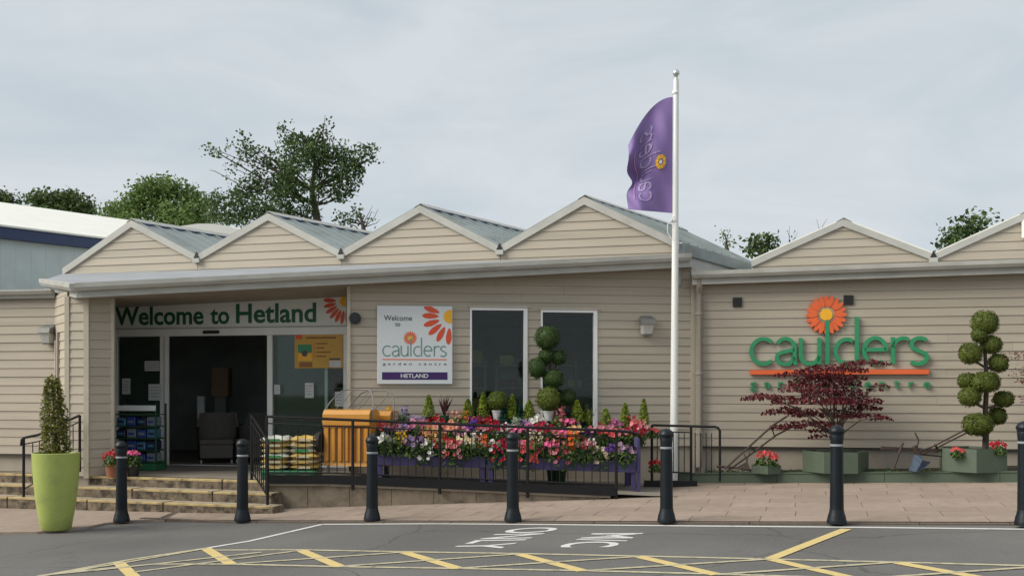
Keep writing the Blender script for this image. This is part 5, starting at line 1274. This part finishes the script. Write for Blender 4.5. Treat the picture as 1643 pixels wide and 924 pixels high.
for px, lab in ((1285,'low dark creeping plant between the planters'),(1180,'low dark creeping plant under the left plough'),(1418,'low dark creeping plant right of the maple planter'),(1490,'low dark creeping plant under the right plough')):
    x = at(px, 757, 15.9).x; yb_ = 16.58-.368*(x-3.21)+.22; b = Vector((x, yb_, bz(x)-.03)); o = thing('creeping_plant', lab, 'plant', b, 0, 'creeping plants in the raised bed'); cr = MB()
    for _ in range(160): leaf(cr, b+Vector((fr2.uniform(-.30,.30), fr2.uniform(-.10,.12), fr2.uniform(0,.07))), .05, Vector((0,0,.6)), .5)
    cr.build('leaves', LM['hedge'], o)

# ================================================================ OLD PLOUGHS
def iron(parent, pts, r_, nm='bar', m='iron', n=6): return MB().tube(pts, r_, n).build(nm, M[m], parent, smooth=True)
pY = 16.0
pg = thing('plough', 'rusty old plough with long handles leaning left of the maple', 'plough', at(1185, 757, pY))
iron(pg, [at(1163,752,pY-.1), at(1200,718,pY-.05), at(1240,682,pY), at(1262,668,pY)], .016, 'handle')
iron(pg, [at(1166,756,pY+.2), at(1205,728,pY+.2), at(1245,698,pY+.2), at(1272,684,pY+.2)], .016, 'handle')
iron(pg, [at(1205,716,pY-.02), at(1212,724,pY+.2)], .010, 'cross_bar'); iron(pg, [at(1238,686,pY), at(1243,700,pY+.2)], .010, 'cross_bar')
iron(pg, [at(1150,748,pY), at(1180,750,pY+.02), at(1205,754,pY+.05)], .022, 'beam')
iron(pg, [at(1203,725,pY+.1), at(1196,748,pY+.1)], .008, 'stay'); iron(pg, [at(1194,728,pY+.1), at(1202,752,pY+.1)], .008, 'stay')
q = at(1193, 752, pY-.05); MB().prism([q+Vector((-.16,0,0)), q+Vector((.10,.04,.0)), q+Vector((.06,.06,.10))], [q+Vector((-.16,-.02,0)), q+Vector((.10,-.05,0)), q+Vector((.06,.0,.12))]).build('share', M['iron'], pg)
pY = 15.45
pg = thing('plough', 'old plough with blue share and wooden beam left of the topiary planter', 'plough', at(1470, 757, pY))
lo = [at(1415,716,pY), at(1527,721,pY), at(1527,725.5,pY), at(1415,721,pY)]; MB().prism(lo, [p+Vector((0,.06,0)) for p in lo]).build('beam', M['iron'], pg)
iron(pg, [at(1466,726,pY-.05), at(1497,716,pY-.06), at(1547,690,pY-.04)], .013, 'handle'); iron(pg, [at(1478,729,pY+.15), at(1503,718,pY+.13), at(1555,692,pY+.12)], .013, 'handle')
iron(pg, [at(1500,713,pY-.07), at(1504,719,pY+.15)], .016, 'cross_bar')
iron(pg, [at(1449,710,pY-.03), at(1444,722,pY-.04), at(1433,753,pY-.04)], .018, 'coulter'); iron(pg, [at(1468,694,pY), at(1474,706,pY), at(1471,718,pY)], .012, 'hook')
iron(pg, [at(1480,729,pY+.03), at(1524,733,pY+.03), at(1525,756,pY+.03)], .013, 'frame'); iron(pg, [at(1466,716,pY-.03), at(1475,730,pY-.03)], .05, 'hub')
q = [at(1468,728,pY-.05), at(1477,728,pY-.05), at(1480,738,pY-.16), at(1493,741,pY-.12), at(1487,748,pY-.12), at(1470,757,pY-.10), at(1458,754,pY-.02)]
MB().prism(q, [p+Vector((.02,.05,0)) for p in q]).build('share', M['blueiron'], pg)

# ================================================================ TREES BEYOND THE ROOFS
def far_tree(name, label, Y, trunk, clumps, leafm, size, per, limbr=.05, base_px=None, bare=(), dens=1.0, cl=9):
    base = at(trunk[0][0], trunk[0][1], Y); base.z = -.7
    s_ = Y/F; cr = MB(); tp = [at(px, py, Y) for px, py in trunk]; limbs = [([base]+tp, [limbr*3]+[limbr*(2.2-1.7*i/max(1,len(tp)-1)) for i in range(len(tp))])]
    for (px, py, rx_, ry_, n) in clumps:
        c = at(px, py, Y); c.y += fr2.uniform(-1,1)*rx_*s_*.6
        j = min(range(len(trunk)), key=lambda q: abs(trunk[q][1]-(py+abs(px-trunk[q][0])*.55))+.2*abs(px-trunk[q][0])); w0 = tp[j]
        limbs.append(([w0, w0.lerp(c, .5)+Vector((0,0,-.02*rx_*s_))+rnd(.1), c], [limbr*.7, limbr*.4, limbr*.12]))
        for _ in range(max(1, int(n*dens/cl))):
            d_ = rnd().normalized()*(fr2.random()**.45); sc__ = c+Vector((d_.x*rx_*s_, d_.y*rx_*s_*.9, d_.z*ry_*s_))
            cs = size*fr2.uniform(1.1,2.2)
            for __ in range(cl): leaf(cr, sc__+rnd(cs), size, Vector((0,0,.5)), .65)
    for pts in bare: limbs.append(([at(px, py, Y) for px, py in pts], [limbr*.35-.25*limbr*i/(len(pts)-1) for i in range(len(pts))]))
    o = thing(name, label, 'tree', base, 0, 'trees beyond the roofs'); tk = MB()
    for pts, rads in limbs: tk.tube(pts, rads, 6)
    tk.build('trunk', M['bark'], o, smooth=True); cr.build('crown', leafm, o)
far_tree('oak_tree', 'sparse dark oak with open crown rising above the second gable', 38, [(510,360),(505,330),(500,305),(505,270),(505,235)],
  [(505,235,32,24,520),(475,225,24,16,260),(455,205,12,8,50),(490,258,40,24,640),(535,240,30,20,360),(565,255,26,20,300),(590,248,16,10,110),(600,252,8,6,30),(555,285,28,20,380),(575,275,14,12,90),(530,270,34,24,400),(450,260,30,20,360),(420,255,22,16,170),(400,240,18,12,90),(385,248,14,12,60),(395,228,10,10,40),(340,240,9,5,30),(352,248,8,6,30),(375,270,14,10,60),(430,290,34,22,480),(460,300,34,22,520),(490,310,40,18,420),(400,300,24,18,240),(380,320,24,20,300),(350,325,18,16,180),(345,345,24,18,260),(400,340,34,22,480),(440,335,34,22,500),(475,340,40,18,420),(375,350,30,18,300),(540,310,26,14,220),(520,205,10,10,50),(560,305,14,10,70),(372,232,6,6,18),(420,362,26,14,200)],
  LM['oak'], .145, 9, .075, None, [[(510,330),(515,250),(520,200),(522,185)],[(500,305),(440,280),(370,250),(330,235)],[(505,300),(450,250),(440,225)],[(505,260),(460,220),(447,200)],[(505,320),(410,310),(345,275),(336,273)],[(505,300),(560,275),(605,250)],[(507,290),(540,240),(550,222)],[(480,300),(455,245)]], 1.15, 15)
far_tree('ash_tree', 'bright green bushy tree between the warehouse and the oak', 44, [(260,372),(258,345),(256,320)],
  [(256,305,34,18,420),(235,312,24,16,260),(285,310,28,18,320),(310,325,24,18,280),(220,330,26,18,280),(190,338,26,14,260),(255,335,44,20,620),(300,345,36,18,440),(325,352,22,14,220),(240,295,16,10,90),(270,294,16,9,90),(175,340,14,10,90),(210,348,30,12,240),(330,335,12,12,80),(280,360,50,12,400)], LM['ash'], .17, 9, .06, None, [], 2.0, 8)
for name, lab, lst, m, Y in (('hedge_tree','dark rounded tree above the warehouse roof at the left',[(105,318,22,11,260),(75,322,22,10,220),(55,322,16,9,150),(125,330,22,12,240),(90,332,50,12,420),(140,338,14,8,90)],'hedge',50),('hedge_tree','dark tree top at the far left edge above the warehouse',[(5,318,12,9,110),(-15,318,20,12,200),(22,324,14,6,80)],'hedge',52)):
    far_tree(name, lab, Y, [(lst[0][0],360),(lst[0][0],335)], lst, LM[m], .2, 9, .06, None, [], 2.0, 8)
far_tree('thin_tree', 'thin half-bare tree right of the oak behind the third gable', 36, [(585,378),(582,360),(578,345)], [(560,350,18,9,110),(575,340,14,8,60),(548,355,12,8,60),(590,358,10,8,30),(540,345,8,5,20)], LM['hedge'], .13, 9, .05, None, [[(582,360),(590,345),(598,330)],[(584,365),(600,350),(607,335)],[(584,365),(604,358),(610,352)],[(580,355),(572,338),(565,330)],[(586,365),(596,340),(602,342)]], .8, 6)
far_tree('sapling', 'small sapling tip above the dark roof end', 36, [(1166,400),(1165,385)], [(1165,380,9,6,40),(1172,386,10,6,50),(1156,376,5,3,12)], LM['ash'], .12, 9, .04, None, [[(1165,385),(1160,370)],[(1165,385),(1172,366)]], .8, 6)
far_tree('round_bush_tree', 'low rounded tree left of the right wing gable', 36, [(1225,410),(1224,395)], [(1212,392,15,5,90),(1236,390,12,6,110),(1222,398,24,6,140)], LM['hedge'], .19, 9, .03, None, [], 1.15, 15)
far_tree('bare_tree', 'bare upright twigs beside the right wing gable peak', 36, [(1268,405),(1267,385)], [(1266,384,4,12,16)], LM['hedge'], .10, 9, .035, None, [[(1267,395),(1266,375),(1267,362)],[(1315,385),(1314,365),(1310,352)],[(1316,385),(1320,362),(1328,350)],[(1268,395),(1280,372)]], .8, 5)
far_tree('rowan_tree', 'dark feathery tree behind the valley of the right gables', 34, [(1545,410),(1548,385),(1550,370)], [(1550,372,22,12,260),(1570,362,18,9,150),(1585,355,12,7,70),(1560,356,10,9,80),(1540,358,9,9,60),(1530,380,18,12,170),(1518,390,14,10,120),(1545,390,26,10,200),(1565,349,5,5,20),(1510,398,10,8,60)], LM['oak'], .17, 9, .04, None, [[(1548,380),(1570,360),(1594,352)],[(1548,380),(1545,360),(1536,348)]], .75, 7)
